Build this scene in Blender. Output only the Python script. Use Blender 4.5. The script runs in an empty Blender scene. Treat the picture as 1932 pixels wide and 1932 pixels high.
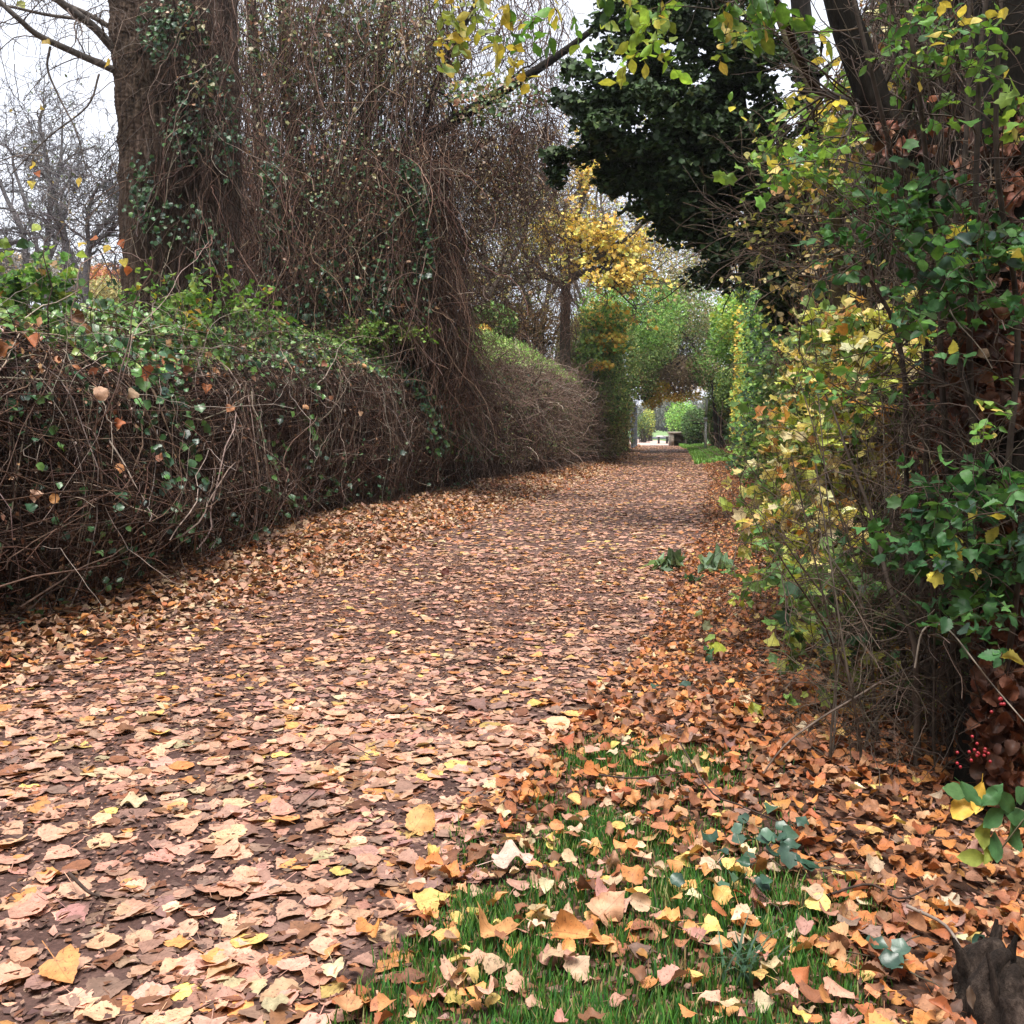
import bpy, math
import numpy as np
R = np.random.default_rng(7)
PI = math.pi
H = 1.15                     # eye height
HV = 802.0                   # horizon row in a 1932 px wide picture
COL = bpy.context.scene.collection

YS = 1.0
def P(u, v, Y):              # where something seen at (u,v) stands when it is Y metres away
    Y = Y*YS
    return np.array([(u-966)/1932*Y, Y, H+(HV-v)/1932*Y])
def PP(pts, Y):
    return np.array([P(p[0], p[1], p[2] if len(p) > 2 else Y) for p in pts])

# ------------------------------------------------------------------ materials
def newmat(name):
    m = bpy.data.materials.new(name); m.use_nodes = True
    nt = m.node_tree; nt.nodes.clear(); return m, nt
def nd(nt, t, **kw):
    n = nt.nodes.new(t)
    for k, v in kw.items():
        if k.startswith('i_'): n.inputs[k[2:].replace('_', ' ')].default_value = v
        else: setattr(n, k, v)
    return n
def ramp(nt, fac, stops):
    r = nt.nodes.new('ShaderNodeValToRGB'); cr = r.color_ramp
    while len(cr.elements) < len(stops): cr.elements.new(.5)
    for e, (p, c) in zip(cr.elements, stops): e.position = p; e.color = (*c, 1)
    nt.links.new(fac, r.inputs[0]); return r.outputs[0]

def leaf_mat(name, trans=.3, rough=.5, veins=True, spots=0.0, spec=.4, vs=.35):
    m, nt = newmat(name); L = nt.links.new
    at = nd(nt, 'ShaderNodeAttribute', attribute_name='Col')
    tc = nd(nt, 'ShaderNodeTexCoord')
    no = nd(nt, 'ShaderNodeTexNoise', i_Scale=45.0, i_Detail=4.0)
    L(tc.outputs['Object'], no.inputs['Vector'])
    mr = nd(nt, 'ShaderNodeMapRange'); mr.inputs[1].default_value=.3; mr.inputs[2].default_value=.7
    mr.inputs[3].default_value=.72; mr.inputs[4].default_value=1.25
    L(no.outputs['Fac'], mr.inputs[0])
    mul = nd(nt, 'ShaderNodeVectorMath', operation='SCALE'); L(at.outputs['Color'], mul.inputs[0]); L(mr.outputs[0], mul.inputs['Scale'])
    col = mul.outputs[0]
    bumpin = no.outputs['Fac']
    if veins:
        uv = nd(nt, 'ShaderNodeAttribute', attribute_name='luv')
        sx = nd(nt, 'ShaderNodeSeparateXYZ'); L(uv.outputs['Vector'], sx.inputs[0])
        ab = nd(nt, 'ShaderNodeMath', operation='ABSOLUTE'); L(sx.outputs[0], ab.inputs[0])
        k = nd(nt, 'ShaderNodeMath', operation='MULTIPLY_ADD'); L(ab.outputs[0], k.inputs[0]); k.inputs[1].default_value=-.8; L(sx.outputs[1], k.inputs[2])
        s = nd(nt, 'ShaderNodeMath', operation='PINGPONG'); L(k.outputs[0], s.inputs[0]); s.inputs[1].default_value=.075
        v1 = nd(nt, 'ShaderNodeMapRange'); L(s.outputs[0], v1.inputs[0]); v1.inputs[1].default_value=0; v1.inputs[2].default_value=.012; v1.inputs[3].default_value=vs; v1.inputs[4].default_value=0
        v2 = nd(nt, 'ShaderNodeMapRange'); L(ab.outputs[0], v2.inputs[0]); v2.inputs[1].default_value=0.004; v2.inputs[2].default_value=.02; v2.inputs[3].default_value=vs+.15; v2.inputs[4].default_value=0
        mx = nd(nt, 'ShaderNodeMath', operation='MAXIMUM'); L(v1.outputs[0], mx.inputs[0]); L(v2.outputs[0], mx.inputs[1])
        vm = nd(nt, 'ShaderNodeMix', data_type='RGBA'); L(mx.outputs[0], vm.inputs[0]); L(col, vm.inputs[6])
        hv = nd(nt, 'ShaderNodeVectorMath', operation='SCALE'); L(col, hv.inputs[0]); hv.inputs['Scale'].default_value = .62 if spots else 1.35
        L(hv.outputs[0], vm.inputs[7]); col = vm.outputs[2]
    if spots:
        n2 = nd(nt, 'ShaderNodeTexNoise', i_Scale=160.0, i_Detail=2.0); L(tc.outputs['Object'], n2.inputs['Vector'])
        sp = nd(nt, 'ShaderNodeMapRange'); L(n2.outputs['Fac'], sp.inputs[0]); sp.inputs[1].default_value=.60; sp.inputs[2].default_value=.68; sp.inputs[3].default_value=0; sp.inputs[4].default_value=spots
        sm = nd(nt, 'ShaderNodeMix', data_type='RGBA'); L(sp.outputs[0], sm.inputs[0]); L(col, sm.inputs[6]); sm.inputs[7].default_value=(.09,.04,.025,1); col = sm.outputs[2]
    bs = nd(nt, 'ShaderNodeBsdfPrincipled', i_Roughness=rough); L(col, bs.inputs['Base Color'])
    bs.inputs['Specular IOR Level'].default_value = spec
    bp = nd(nt, 'ShaderNodeBump', i_Strength=.35, i_Distance=.003); L(bumpin, bp.inputs['Height']); L(bp.outputs[0], bs.inputs['Normal'])
    out = nd(nt, 'ShaderNodeOutputMaterial')
    if trans > 0:
        tr = nd(nt, 'ShaderNodeBsdfTranslucent')
        g = nd(nt, 'ShaderNodeMix', data_type='RGBA', blend_type='MULTIPLY'); g.inputs[0].default_value=1; L(col, g.inputs[6]); g.inputs[7].default_value=(1.3,1.25,.7,1)
        L(g.outputs[2], tr.inputs[0])
        ms = nd(nt, 'ShaderNodeMixShader'); ms.inputs[0].default_value=trans; L(bs.outputs[0], ms.inputs[1]); L(tr.outputs[0], ms.inputs[2]); L(ms.outputs[0], out.inputs[0])
    else: L(bs.outputs[0], out.inputs[0])
    return m
def twig_mat(name):
    m, nt = newmat(name); L = nt.links.new
    at = nd(nt, 'ShaderNodeAttribute', attribute_name='Col'); tc = nd(nt, 'ShaderNodeTexCoord')
    no = nd(nt, 'ShaderNodeTexNoise', i_Scale=25.0, i_Detail=3.0); L(tc.outputs['Object'], no.inputs['Vector'])
    mr = nd(nt, 'ShaderNodeMapRange'); mr.inputs[1].default_value=.3; mr.inputs[2].default_value=.7; mr.inputs[3].default_value=.35; mr.inputs[4].default_value=1.05
    L(no.outputs['Fac'], mr.inputs[0])
    mul = nd(nt, 'ShaderNodeVectorMath', operation='SCALE'); L(at.outputs['Color'], mul.inputs[0]); L(mr.outputs[0], mul.inputs['Scale'])
    bs = nd(nt, 'ShaderNodeBsdfPrincipled', i_Roughness=.8); L(mul.outputs[0], bs.inputs['Base Color']); bs.inputs['Specular IOR Level'].default_value=.25
    out = nd(nt, 'ShaderNodeOutputMaterial'); L(bs.outputs[0], out.inputs[0]); return m
def bark_mat(name, c1, c2, c3, sc=6.0, stretch=.12, bump=.03):
    m, nt = newmat(name); L = nt.links.new
    tc = nd(nt, 'ShaderNodeTexCoord'); mp = nd(nt, 'ShaderNodeMapping'); mp.inputs['Scale'].default_value=(1,1,stretch); L(tc.outputs['Object'], mp.inputs[0])
    no = nd(nt, 'ShaderNodeTexNoise', i_Scale=sc*3, i_Detail=7.0, i_Roughness=.65); L(mp.outputs[0], no.inputs['Vector'])
    n2 = nd(nt, 'ShaderNodeTexNoise', i_Scale=2.5, i_Detail=4.0); L(tc.outputs['Object'], n2.inputs['Vector'])
    c = ramp(nt, no.outputs['Fac'], [(.3,c1),(.52,c2),(.72,c3)])
    mx = nd(nt, 'ShaderNodeMix', data_type='RGBA', blend_type='MULTIPLY'); mx.inputs[0].default_value=.6; L(c, mx.inputs[6])
    L(ramp(nt, n2.outputs['Fac'], [(.35,(.6,.62,.5)),(.65,(1.1,1.05,1))]), mx.inputs[7])
    bs = nd(nt, 'ShaderNodeBsdfPrincipled', i_Roughness=.9); L(mx.outputs[2], bs.inputs['Base Color']); bs.inputs['Specular IOR Level'].default_value=.2
    bp = nd(nt, 'ShaderNodeBump', i_Strength=1.0, i_Distance=bump); L(no.outputs['Fac'], bp.inputs['Height']); L(bp.outputs[0], bs.inputs['Normal'])
    out = nd(nt, 'ShaderNodeOutputMaterial'); L(bs.outputs[0], out.inputs[0]); return m
def ground_mat(name, cols, flake=None, s1=3.0, bump=.01, fs=38.0):
    m, nt = newmat(name); L = nt.links.new
    tc = nd(nt, 'ShaderNodeTexCoord')
    no = nd(nt, 'ShaderNodeTexNoise', i_Scale=s1, i_Detail=8.0, i_Roughness=.7); L(tc.outputs['Object'], no.inputs['Vector'])
    c = ramp(nt, no.outputs['Fac'], [(.3,cols[0]),(.5,cols[1]),(.7,cols[2])])
    fine = nd(nt, 'ShaderNodeTexNoise', i_Scale=90.0, i_Detail=5.0, i_Roughness=.7); L(tc.outputs['Object'], fine.inputs['Vector'])
    mf = nd(nt, 'ShaderNodeMix', data_type='RGBA', blend_type='MULTIPLY'); mf.inputs[0].default_value=1; L(c, mf.inputs[6]); L(ramp(nt, fine.outputs['Fac'], [(.3,(.55,.55,.55)),(.7,(1.4,1.38,1.36))]), mf.inputs[7])
    c = mf.outputs[2]
    if flake:
        wv = nd(nt, 'ShaderNodeTexNoise', i_Scale=30.0); L(tc.outputs['Object'], wv.inputs['Vector'])
        add = nd(nt, 'ShaderNodeMix', data_type='VECTOR'); add.inputs[0].default_value=.03; L(tc.outputs['Object'], add.inputs[4]); L(wv.outputs['Color'], add.inputs[5])
        vo = nd(nt, 'ShaderNodeTexVoronoi', i_Scale=fs); L(add.outputs[1], vo.inputs['Vector'])
        sp = nd(nt, 'ShaderNodeSeparateColor'); L(vo.outputs['Color'], sp.inputs[0])
        fc = ramp(nt, sp.outputs[0], flake)
        mk = nd(nt, 'ShaderNodeMath', operation='GREATER_THAN'); L(sp.outputs[1], mk.inputs[0]); mk.inputs[1].default_value=.5
        vd = nd(nt, 'ShaderNodeMath', operation='LESS_THAN'); L(vo.outputs['Distance'], vd.inputs[0]); vd.inputs[1].default_value=.42
        mm = nd(nt, 'ShaderNodeMath', operation='MULTIPLY'); L(mk.outputs[0], mm.inputs[0]); L(vd.outputs[0], mm.inputs[1])
        mx = nd(nt, 'ShaderNodeMix', data_type='RGBA'); L(mm.outputs[0], mx.inputs[0]); L(c, mx.inputs[6]); L(fc, mx.inputs[7]); c = mx.outputs[2]
    bs = nd(nt, 'ShaderNodeBsdfPrincipled', i_Roughness=.85); L(c, bs.inputs['Base Color']); bs.inputs['Specular IOR Level'].default_value=.3
    bp = nd(nt, 'ShaderNodeBump', i_Strength=.8, i_Distance=bump); L(fine.outputs['Fac'], bp.inputs['Height']); L(bp.outputs[0], bs.inputs['Normal'])
    out = nd(nt, 'ShaderNodeOutputMaterial'); L(bs.outputs[0], out.inputs[0]); return m
def flat_mat(name, c, rough=.6, metal=0.0, var=.25, sc=8.0):
    m, nt = newmat(name); L = nt.links.new
    tc = nd(nt, 'ShaderNodeTexCoord'); no = nd(nt, 'ShaderNodeTexNoise', i_Scale=sc, i_Detail=6.0); L(tc.outputs['Object'], no.inputs['Vector'])
    cc = ramp(nt, no.outputs['Fac'], [(.3,tuple(x*(1-var) for x in c)),(.7,tuple(min(1,x*(1+var)) for x in c))])
    bs = nd(nt, 'ShaderNodeBsdfPrincipled', i_Roughness=rough, i_Metallic=metal); L(cc, bs.inputs['Base Color'])
    out = nd(nt, 'ShaderNodeOutputMaterial'); L(bs.outputs[0], out.inputs[0]); return m

M_FALL = leaf_mat('fallen_leaf', .12, .6, True, .6, .35, .55)
M_LEAF = leaf_mat('living_leaf', .35, .5, True, 0, .3, .3)
M_FAR = leaf_mat('distant_leaf', .22, .6, False, 0, .3)
M_IVY = leaf_mat('ivy_leaf', .12, .35, False, 0, .5)
M_DIVY = leaf_mat('dark_ivy_leaf', .08, .55, False, 0, .2)
M_GRASS = leaf_mat('grass_blade', .3, .5, False, 0, .35)
M_TWIG = twig_mat('twig')
M_BARK = bark_mat('poplar_bark', (.022,.014,.010), (.085,.057,.042), (.21,.15,.115), 11.0, .16, .05)
M_DBARK = bark_mat('dark_bark', (.006,.0045,.0035), (.014,.011,.008), (.036,.027,.02), 8, .2, .015)
M_OBARK = bark_mat('olive_bark', (.04,.032,.018), (.10,.085,.045), (.17,.15,.09), 9, .4, .006)
M_CORE = flat_mat('thicket_inner_shade', (.018,.012,.009), .95, 0, .6, 25)  # inner thicket mass, coloured near black so gaps read as shade

# ------------------------------------------------------------------ mesh tools
class Acc:
    def __init__(s): s.v=[]; s.f=[]; s.c=[]; s.u=[]; s.n=0
    def add(s, v, f, c, u=None):
        v = np.asarray(v, float).reshape(-1,3); f = np.asarray(f, np.int64).reshape(-1,3)
        c = np.asarray(c, float)
        if c.ndim == 1: c = np.tile(c, (len(v),1))
        s.v.append(v); s.f.append(f+s.n); s.c.append(c); s.u.append(np.zeros((len(v),2)) if u is None else u); s.n += len(v)
    def build(s, name, mat, parent=None, smooth=True, origin=None):
        me = bpy.data.meshes.new(name)
        if s.n:
            v = np.concatenate(s.v); f = np.concatenate(s.f); c = np.concatenate(s.c); u = np.concatenate(s.u)
            off = np.zeros(3)
            if origin is not None: off = np.asarray(origin, float)
            if parent is not None: off = np.array(parent.location)
            v = v - off
            me.vertices.add(len(v)); me.vertices.foreach_set('co', v.astype(np.float32).ravel())
            me.loops.add(len(f)*3); me.loops.foreach_set('vertex_index', f.astype(np.int32).ravel())
            me.polygons.add(len(f)); me.polygons.foreach_set('loop_start', np.arange(0, len(f)*3, 3, dtype=np.int32))
            me.polygons.foreach_set('use_smooth', np.full(len(f), smooth))
            me.update(calc_edges=True)
            a = me.attributes.new('Col', 'FLOAT_COLOR', 'POINT')
            a.data.foreach_set('color', np.hstack([c, np.ones((len(c),1))]).astype(np.float32).ravel())
            b = me.attributes.new('luv', 'FLOAT2', 'POINT'); b.data.foreach_set('vector', u.astype(np.float32).ravel())
        me.materials.append(mat)
        o = bpy.data.objects.new(name, me); COL.objects.link(o)
        if origin is not None and parent is None: o.location = [float(x) for x in origin]
        if parent is not None: o.parent = parent
        return o
def tag(o, label=None, cat=None, group=None, kind=None):
    if label: o['label'] = label
    if cat: o['category'] = cat
    if group: o['group'] = group
    if kind: o['kind'] = kind
    return o
def thing(name, loc, label, cat, group=None, kind=None):
    o = bpy.data.objects.new(name, None); o.empty_display_size=.1; COL.objects.link(o); o.location=[float(x) for x in loc]
    return tag(o, label, cat, group, kind)
def nrm(a): return a/np.maximum(np.linalg.norm(a, axis=-1, keepdims=True), 1e-9)
def rnd(n): return nrm(R.normal(size=(n,3)))

def template(w, n, cols, serr=0.0, pet=.5):
    ys = np.linspace(0, 1, n+1); V=[]; 
    xs = np.linspace(-1, 1, cols)
    for i, y in enumerate(ys):
        ww = w(y)
        if serr and 0 < i < n: ww *= 1+serr*(1 if i%2 else -1)
        for x in xs: V.append((x*ww, y-(.07*abs(x) if y < .1 else 0), 0))
    F=[]
    for i in range(n):
        for j in range(cols-1):
            a=i*cols+j; b=a+1; c=a+cols; d=c+1; F += [(a,b,d),(a,d,c)]
    if pet:
        k=len(V); V += [(-.012,.02,0),(.012,.02,0),(.09,-pet,.0),(.07,-pet,.0)]; F += [(k,k+2,k+1),(k,k+3,k+2)]
    return np.array(V), np.array(F)
def fan(th, r, pet=.3):
    V=[(0,.42,0)]
    for t, q in zip(th, r): V.append((q*math.sin(t), .42+q*math.cos(t), 0))
    n=len(th); F=[(0,i+1,(i+1)%n+1) for i in range(n)]
    F=[(a,c,b) for a,b,c in F]
    if pet:
        k=len(V); V += [(-.012,.05,0),(.012,.05,0),(.05,-pet,0),(.03,-pet,0)]; F += [(k,k+1,k+2),(k,k+2,k+3)]
    return np.array(V), np.array(F)
wp = lambda y: float(np.interp(y, [0,.05,.15,.28,.45,.65,.85,1], [.14,.34,.46,.49,.42,.27,.10,0]))
wo = lambda y: float(np.interp(y, [0,.2,.45,.75,1], [.03,.24,.31,.2,0]))
wr = lambda y: float(np.interp(y, [0,.1,.35,.6,.85,.97,1], [.1,.33,.45,.44,.28,.1,0]))
T_POP = template(wp, 13, 5, .07, .55)
T_RND = template(wr, 13, 5, .05, .5)
T_POPM = template(wp, 5, 3, 0, .4)
T_OVM = template(wo, 4, 3, 0, .2)
T_OVH = template(wo, 9, 5, .05, .3)
T_OVW = template(lambda y: float(np.interp(y,[0,.15,.4,.7,.9,1],[.05,.30,.38,.27,.1,0])), 13, 5, .10, .2)
T_LOW = template(wo, 2, 3, 0, 0); T_LOWW = template(wp, 3, 3, 0, 0)
d2 = lambda L: [math.radians(x) for x in L]
T_MAP = fan(d2([0,14,27,45,62,78,98,118,140,165,195,220,242,262,282,298,315,333,346]), [.64,.50,.40,.47,.60,.46,.40,.50,.38,.40,.40,.38,.50,.40,.46,.60,.47,.40,.50])
T_IVY = fan(d2([0,30,58,95,125,160,200,235,265,302,330]), [.6,.45,.52,.42,.47,.40,.40,.47,.42,.52,.45], .2)

def scatter(A, T, pos, nor, dr, size, col, curl=.5, fold=.25, wave=.08, anchor=.5, flat=None):
    V, F = T; N=len(pos)
    if N == 0: return
    nor = nrm(nor); dr = nrm(dr - nor*np.sum(dr*nor, 1, keepdims=True)); ax = np.cross(dr, nor)
    x = V[None,:,0]; y = V[None,:,1]-anchor
    g = lambda s: R.normal(size=(N,1))*s
    c1, c2, fo, tw, wa, ph = g(curl*.9), g(curl*.6), np.abs(g(fold)), g(curl*.6), g(wave), R.uniform(0,6,(N,1))
    asp = 1+g(.1)
    if flat is not None: 
        fl = flat[:,None]; c1=c1*fl; c2=c2*fl; fo=fo*fl; tw=tw*fl; wa=wa*fl
    z = c1*x*x*2 + c2*y*y + fo*np.abs(x) + tw*x*y*2 + wa*np.sin(9*y+ph)*np.abs(x)*3
    s = size[:,None,None]
    W = pos[:,None,:] + s*((x*asp)[...,None]*ax[:,None,:] + y[...,None]*dr[:,None,:] + z[...,None]*nor[:,None,:])
    m=len(V); f = (F[None]+(np.arange(N)*m)[:,None,None]).reshape(-1,3)
    A.add(W.reshape(-1,3), f, np.repeat(col, m, 0), np.tile(V[:,:2], (N,1)))

def tubes(A, paths, rads, col, sides=3):
    N,K,_ = paths.shape
    if N == 0: return
    t = np.empty_like(paths); t[:,1:-1] = paths[:,2:]-paths[:,:-2]; t[:,0]=paths[:,1]-paths[:,0]; t[:,-1]=paths[:,-1]-paths[:,-2]
    t = nrm(t); mt = nrm(t.mean(1)); ref = np.where(np.abs(mt[:,2:3])>.8, np.array([[1.,0,0]]), np.array([[0,0,1.]]))
    a = nrm(np.cross(t, ref[:,None,:])); b = np.cross(t, a)
    th = np.arange(sides)*2*PI/sides
    r = np.broadcast_to(rads, (N,K))[:,:,None,None]
    V = paths[:,:,None,:] + r*(a[:,:,None,:]*np.cos(th)[None,None,:,None] + b[:,:,None,:]*np.sin(th)[None,None,:,None])
    k = np.arange(K-1)[:,None]*sides; j = np.arange(sides)[None]; j2=(j+1)%sides
    q = np.stack([k+j, k+j2, k+sides+j2, k+sides+j], -1).reshape(-1,4)
    F = np.concatenate([q[:,[0,1,2]], q[:,[0,2,3]]])
    f = (F[None]+(np.arange(N)*K*sides)[:,None,None]).reshape(-1,3)
    col = np.asarray(col, float)
    if col.ndim == 1: col = np.tile(col, (N,1))
    A.add(V.reshape(-1,3), f, np.repeat(col, K*sides, 0))
def walk(p, d, L, K, wob=.3, g=(0,0,0)):
    N=len(p); out = np.empty((N,K,3)); out[:,0]=p; d=nrm(d.copy()); st = (np.broadcast_to(L,(N,))/(K-1))[:,None]; g=np.array(g)
    bend = R.normal(size=(N,3))*wob*.5
    for k in range(1,K):
        out[:,k] = out[:,k-1]+d*st
        d = nrm(d + R.normal(size=(N,3))*wob + g + bend*.5)
    return out
def smooth(pts, K=24):
    pts = np.asarray(pts, float); n=len(pts); e = np.vstack([2*pts[0]-pts[1], pts, 2*pts[-1]-pts[-2]])
    out=[]
    for s in np.linspace(0, n-1-1e-6, K):
        i=int(s); t=s-i; a,b,c,d = e[i],e[i+1],e[i+2],e[i+3]
        out.append(.5*((2*b)+(-a+c)*t+(2*a-5*b+4*c-d)*t*t+(-a+3*b-3*c+d)*t**3))
    return np.array(out)
def kids(paths, rads, n, t0, t1, ang, L, K, wob=.25, g=(0,0,0), rf=.55):
    N,KK,_ = paths.shape; rads = np.broadcast_to(rads,(N,KK))
    i = np.repeat(np.arange(N), n); t = R.uniform(t0,t1,len(i))*(KK-1); a=np.clip(t.astype(int),0,KK-2); f=(t-a)[:,None]
    p = paths[i,a]*(1-f)+paths[i,a+1]*f; tg = nrm(paths[i,a+1]-paths[i,a])
    q = nrm(np.cross(tg, rnd(len(i)))); an = (ang+R.normal(size=len(i))*.25)[:,None]
    d = tg*np.cos(an)+q*np.sin(an)
    LL = R.uniform(.5,1.1,len(i))*L
    ch = walk(p,d,LL,K,wob,g); r0 = (rads[i,a]*rf)
    rr = r0[:,None]*np.linspace(1,.3,K)[None]
    return ch, rr
def pick(pal, n, var=.18):
    cs = np.array([c for c,_ in pal]); w = np.array([x for _,x in pal], float); w/=w.sum()
    c = cs[R.choice(len(cs), n, p=w)]
    return np.clip(c*np.exp(R.normal(size=(n,1))*var)*np.exp(R.normal(size=(n,3))*.045), 0, .9)
_nk = R.normal(size=(9,3)); _np = R.uniform(0,6.28,9)
def noise(p, f=1.0):
    p = np.asarray(p)*f; s=0
    for k, ph in zip(_nk, _np): s = s+np.sin(p@k*1.7+ph+1.3*np.sin(p@k[::-1]+ph*2))
    return s/9*1.8
def bark_tube(A, pts, r, nu=120, nv=260, ridge=.03, nr=15, sq=.0):
    C = smooth(pts, nv); rr = np.interp(np.linspace(0,1,nv), np.linspace(0,1,len(r)), r)
    th = np.linspace(0,2*PI,nu,endpoint=False); t = nrm(np.gradient(C, axis=0)); a = nrm(np.cross(t, np.array([0,1.,.01]))); b=np.cross(t,a)
    d = a[:,None]*np.cos(th)[None,:,None]+b[:,None]*np.sin(th)[None,:,None]
    V0 = C[:,None]+d*rr[:,None,None]
    w = noise(V0.reshape(-1,3)*np.array([1,1,.45]),1.6).reshape(nv,nu); w2 = noise(V0.reshape(-1,3)*np.array([1,1,.9]),4.5).reshape(nv,nu); w3=noise(V0.reshape(-1,3)*np.array([1,1,.35]),11).reshape(nv,nu)
    ph = th[None]*nr + 2.2*w + .9*w2
    rg = np.abs(np.sin(ph/2*1.0))**.45
    w4=noise(V0.reshape(-1,3)*np.array([1,1,1.6]),19).reshape(nv,nu)
    disp = ridge*(rg*(.7+.3*w2)+.22*w3+.16*w4) + .04*w*rr[:,None]*3*.3
    V = V0+d*disp[...,None]
    k=np.arange(nv-1)[:,None]*nu; j=np.arange(nu)[None]; j2=(j+1)%nu
    q=np.stack([k+j,k+j2,k+nu+j2,k+nu+j],-1).reshape(-1,4)
    A.add(V.reshape(-1,3), np.concatenate([q[:,[0,1,2]],q[:,[0,2,3]]]), np.array([.2,.15,.12]))
def ell(u, v, Y, ru, rv, ry, n):
    c = P(u,v,Y); p = rnd(n)*R.uniform(0,1,(n,1))**.45
    return c+p*np.array([ru/1932*Y*YS, ry, rv/1932*Y*YS])
def sprays(LA, TA, base, d, L, nl, size, pal, T, wob=.2, g=(0,0,-.06), tcol=(.1,.06,.04), tr=.002, up=.9, tilt=.7, curl=.4, fold=.3, K=6, droop=.3, sv=.25, nat=None):
    N=len(base); path = walk(base, d, R.uniform(.6,1.2,N)*L, K, wob, g)
    tubes(TA, path, tr*np.linspace(1,.5,K)[None], pick([(tcol,1)], N), 3)
    i = np.repeat(np.arange(N), nl); t = np.clip(np.tile(np.linspace(.15,1,nl), N)+R.normal(size=N*nl)*.04, .05, .999)*(K-1); a=t.astype(int); a=np.minimum(a,K-2); f=(t-a)[:,None]
    p = path[i,a]*(1-f)+path[i,a+1]*f; tg = nrm(path[i,a+1]-path[i,a])
    side = nrm(np.cross(tg, np.array([0,0,1.]))); sg = np.where(np.arange(N*nl)%2, 1., -1.)[:,None]
    ld = nrm(tg*.6 + side*sg*.9 + R.normal(size=(N*nl,3))*.35 + np.array([0,0,-droop]))
    nn = nrm(np.array([0,0,up]) + R.normal(size=(N*nl,3))*tilt)
    base_c = pick(pal, N, .12)[i]; own = pick(pal, N*nl, .12); mixm = (R.random(N*nl) < .35)[:,None]
    c = np.clip(np.where(mixm, own, base_c)*np.exp(R.normal(size=(N*nl,1))*.18),0,.9)
    s = size*np.exp(R.normal(size=N*nl).clip(-1.6,1.3)*sv)
    scatter(LA, T, p + ld*(s*.12)[:,None], nn, ld, s, c, curl, fold, anchor=0.0)
    return path
def loft(A, sections, col=(.02,.015,.01)):       # closed skin over rings of equal length
    S = np.array(sections); n,m,_ = S.shape
    k=np.arange(n-1)[:,None]*m; j=np.arange(m)[None]; j2=(j+1)%m
    q=np.stack([k+j,k+j2,k+m+j2,k+m+j],-1).reshape(-1,4); F=np.concatenate([q[:,[0,1,2]],q[:,[0,2,3]]])
    c0=n*m; V=np.vstack([S.reshape(-1,3), S[0].mean(0), S[-1].mean(0)])
    e0=[(c0,(x+1)%m,x) for x in range(m)]; e1=[(c0+1,(n-1)*m+x,(n-1)*m+(x+1)%m) for x in range(m)]
    A.add(V, np.concatenate([F, e0, e1]), np.array(col))
def box(A, c, s, col=(.5,.5,.5), rz=0.0):
    x,y,z = np.array(s)/2; v = np.array([[a*x,b*y,d*z] for a in (-1,1) for b in (-1,1) for d in (-1,1)])
    cs,sn = math.cos(rz), math.sin(rz); v = np.stack([v[:,0]*cs-v[:,1]*sn, v[:,0]*sn+v[:,1]*cs, v[:,2]],1)+np.array(c)
    q=[(0,1,3,2),(4,6,7,5),(0,4,5,1),(2,3,7,6),(0,2,6,4),(1,5,7,3)]
    A.add(v, [t for a,b,c_,d in q for t in ((a,b,c_),(a,c_,d))], np.array(col))

# ------------------------------------------------------------------ lie of the land
def pr(y): return np.interp(y, [-3,0,2,3.2,5.6,11.2,22.7,46,60,75], [-1.7,-.85,-.27,.06,.82,2.15,4.5,8.2,9.9,11.4])
def pl(y): return np.interp(y, [-3,0,2,5.6,11.2,22.7,46,60,75], [-4.6,-3.8,-3.3,-2.15,-.8,1.7,5.4,7.2,9.2])
HY = [-7,-3,3.5,5.3,6.8,9,11,14,17,20,28,38,58]
HX = [-5.8,-4.6,-3.3,-2.8,-2.45,-2.3,-2.15,-1.35,-.6,.2,2.0,3.95,6.4]
def hl(y): return np.interp(y, HY, HX)
def hr(y): return np.interp(y, [0,2,2.8,5,9,15,22,30,46,56], [.9,1.15,1.3,1.55,2.3,3.5,5.0,6.8,9.5,11.2])
def sstep(t): t=np.clip(t,0,1); return t*t*(3-2*t)
def gz(x, y):
    x=np.asarray(x,float); y=np.asarray(y,float); p=np.stack([x,y,0*x],-1)
    near = 1-sstep((y-45)/25)
    b = .17*sstep((pl(y)+.25-x)/1.3)*near + .07*sstep((x-pr(y))/.5)*near - .16*sstep((x-pr(y)-.9)/1.0)*near*(1-sstep((y-5)/4))
    n = .018*noise(p,1.1)+.006*noise(p,3.7)
    return b+n*near - .002*np.maximum(y-62,0)*0

def grid(A, xs, ys, zf, col=(.1,.1,.1)):
    X,Y = np.meshgrid(xs, ys); Z = zf(X,Y); n,m = X.shape
    k=np.arange(n-1)[:,None]*m; j=np.arange(m-1)[None]; q=np.stack([k+j,k+j+1,k+m+j+1,k+m+j],-1).reshape(-1,4)
    A.add(np.stack([X,Y,Z],-1).reshape(-1,3), np.concatenate([q[:,[0,1,2]],q[:,[0,2,3]]]), np.array(col))
A = Acc()
xs = np.concatenate([np.linspace(-260,-12,18), np.arange(-11,14,.12), np.linspace(15,260,20)])
ys = np.concatenate([np.linspace(-40,-4,6), np.arange(-3,14,.12), np.arange(14,64,.5), np.geomspace(66,650,22)])
def gsoil(X,Y):
    ins = (X>pl(Y)+.15)&(X<pr(Y)-.1)&(Y<62)
    return gz(X,Y)-.03*ins
grid(A, xs, ys, gsoil)
M_SOIL = ground_mat('leaf_mould_soil', [(.035,.018,.012),(.07,.035,.022),(.13,.06,.035)], [(0,(.06,.02,.012)),(.5,(.2,.08,.035)),(.85,(.36,.17,.08))], 2.2, .012, 42)
tag(A.build('ground', M_SOIL), kind='structure')
A = Acc()
ny = 420; yy = np.concatenate([np.arange(-3,14,.09), np.arange(14,57,.35)]); m=34
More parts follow.
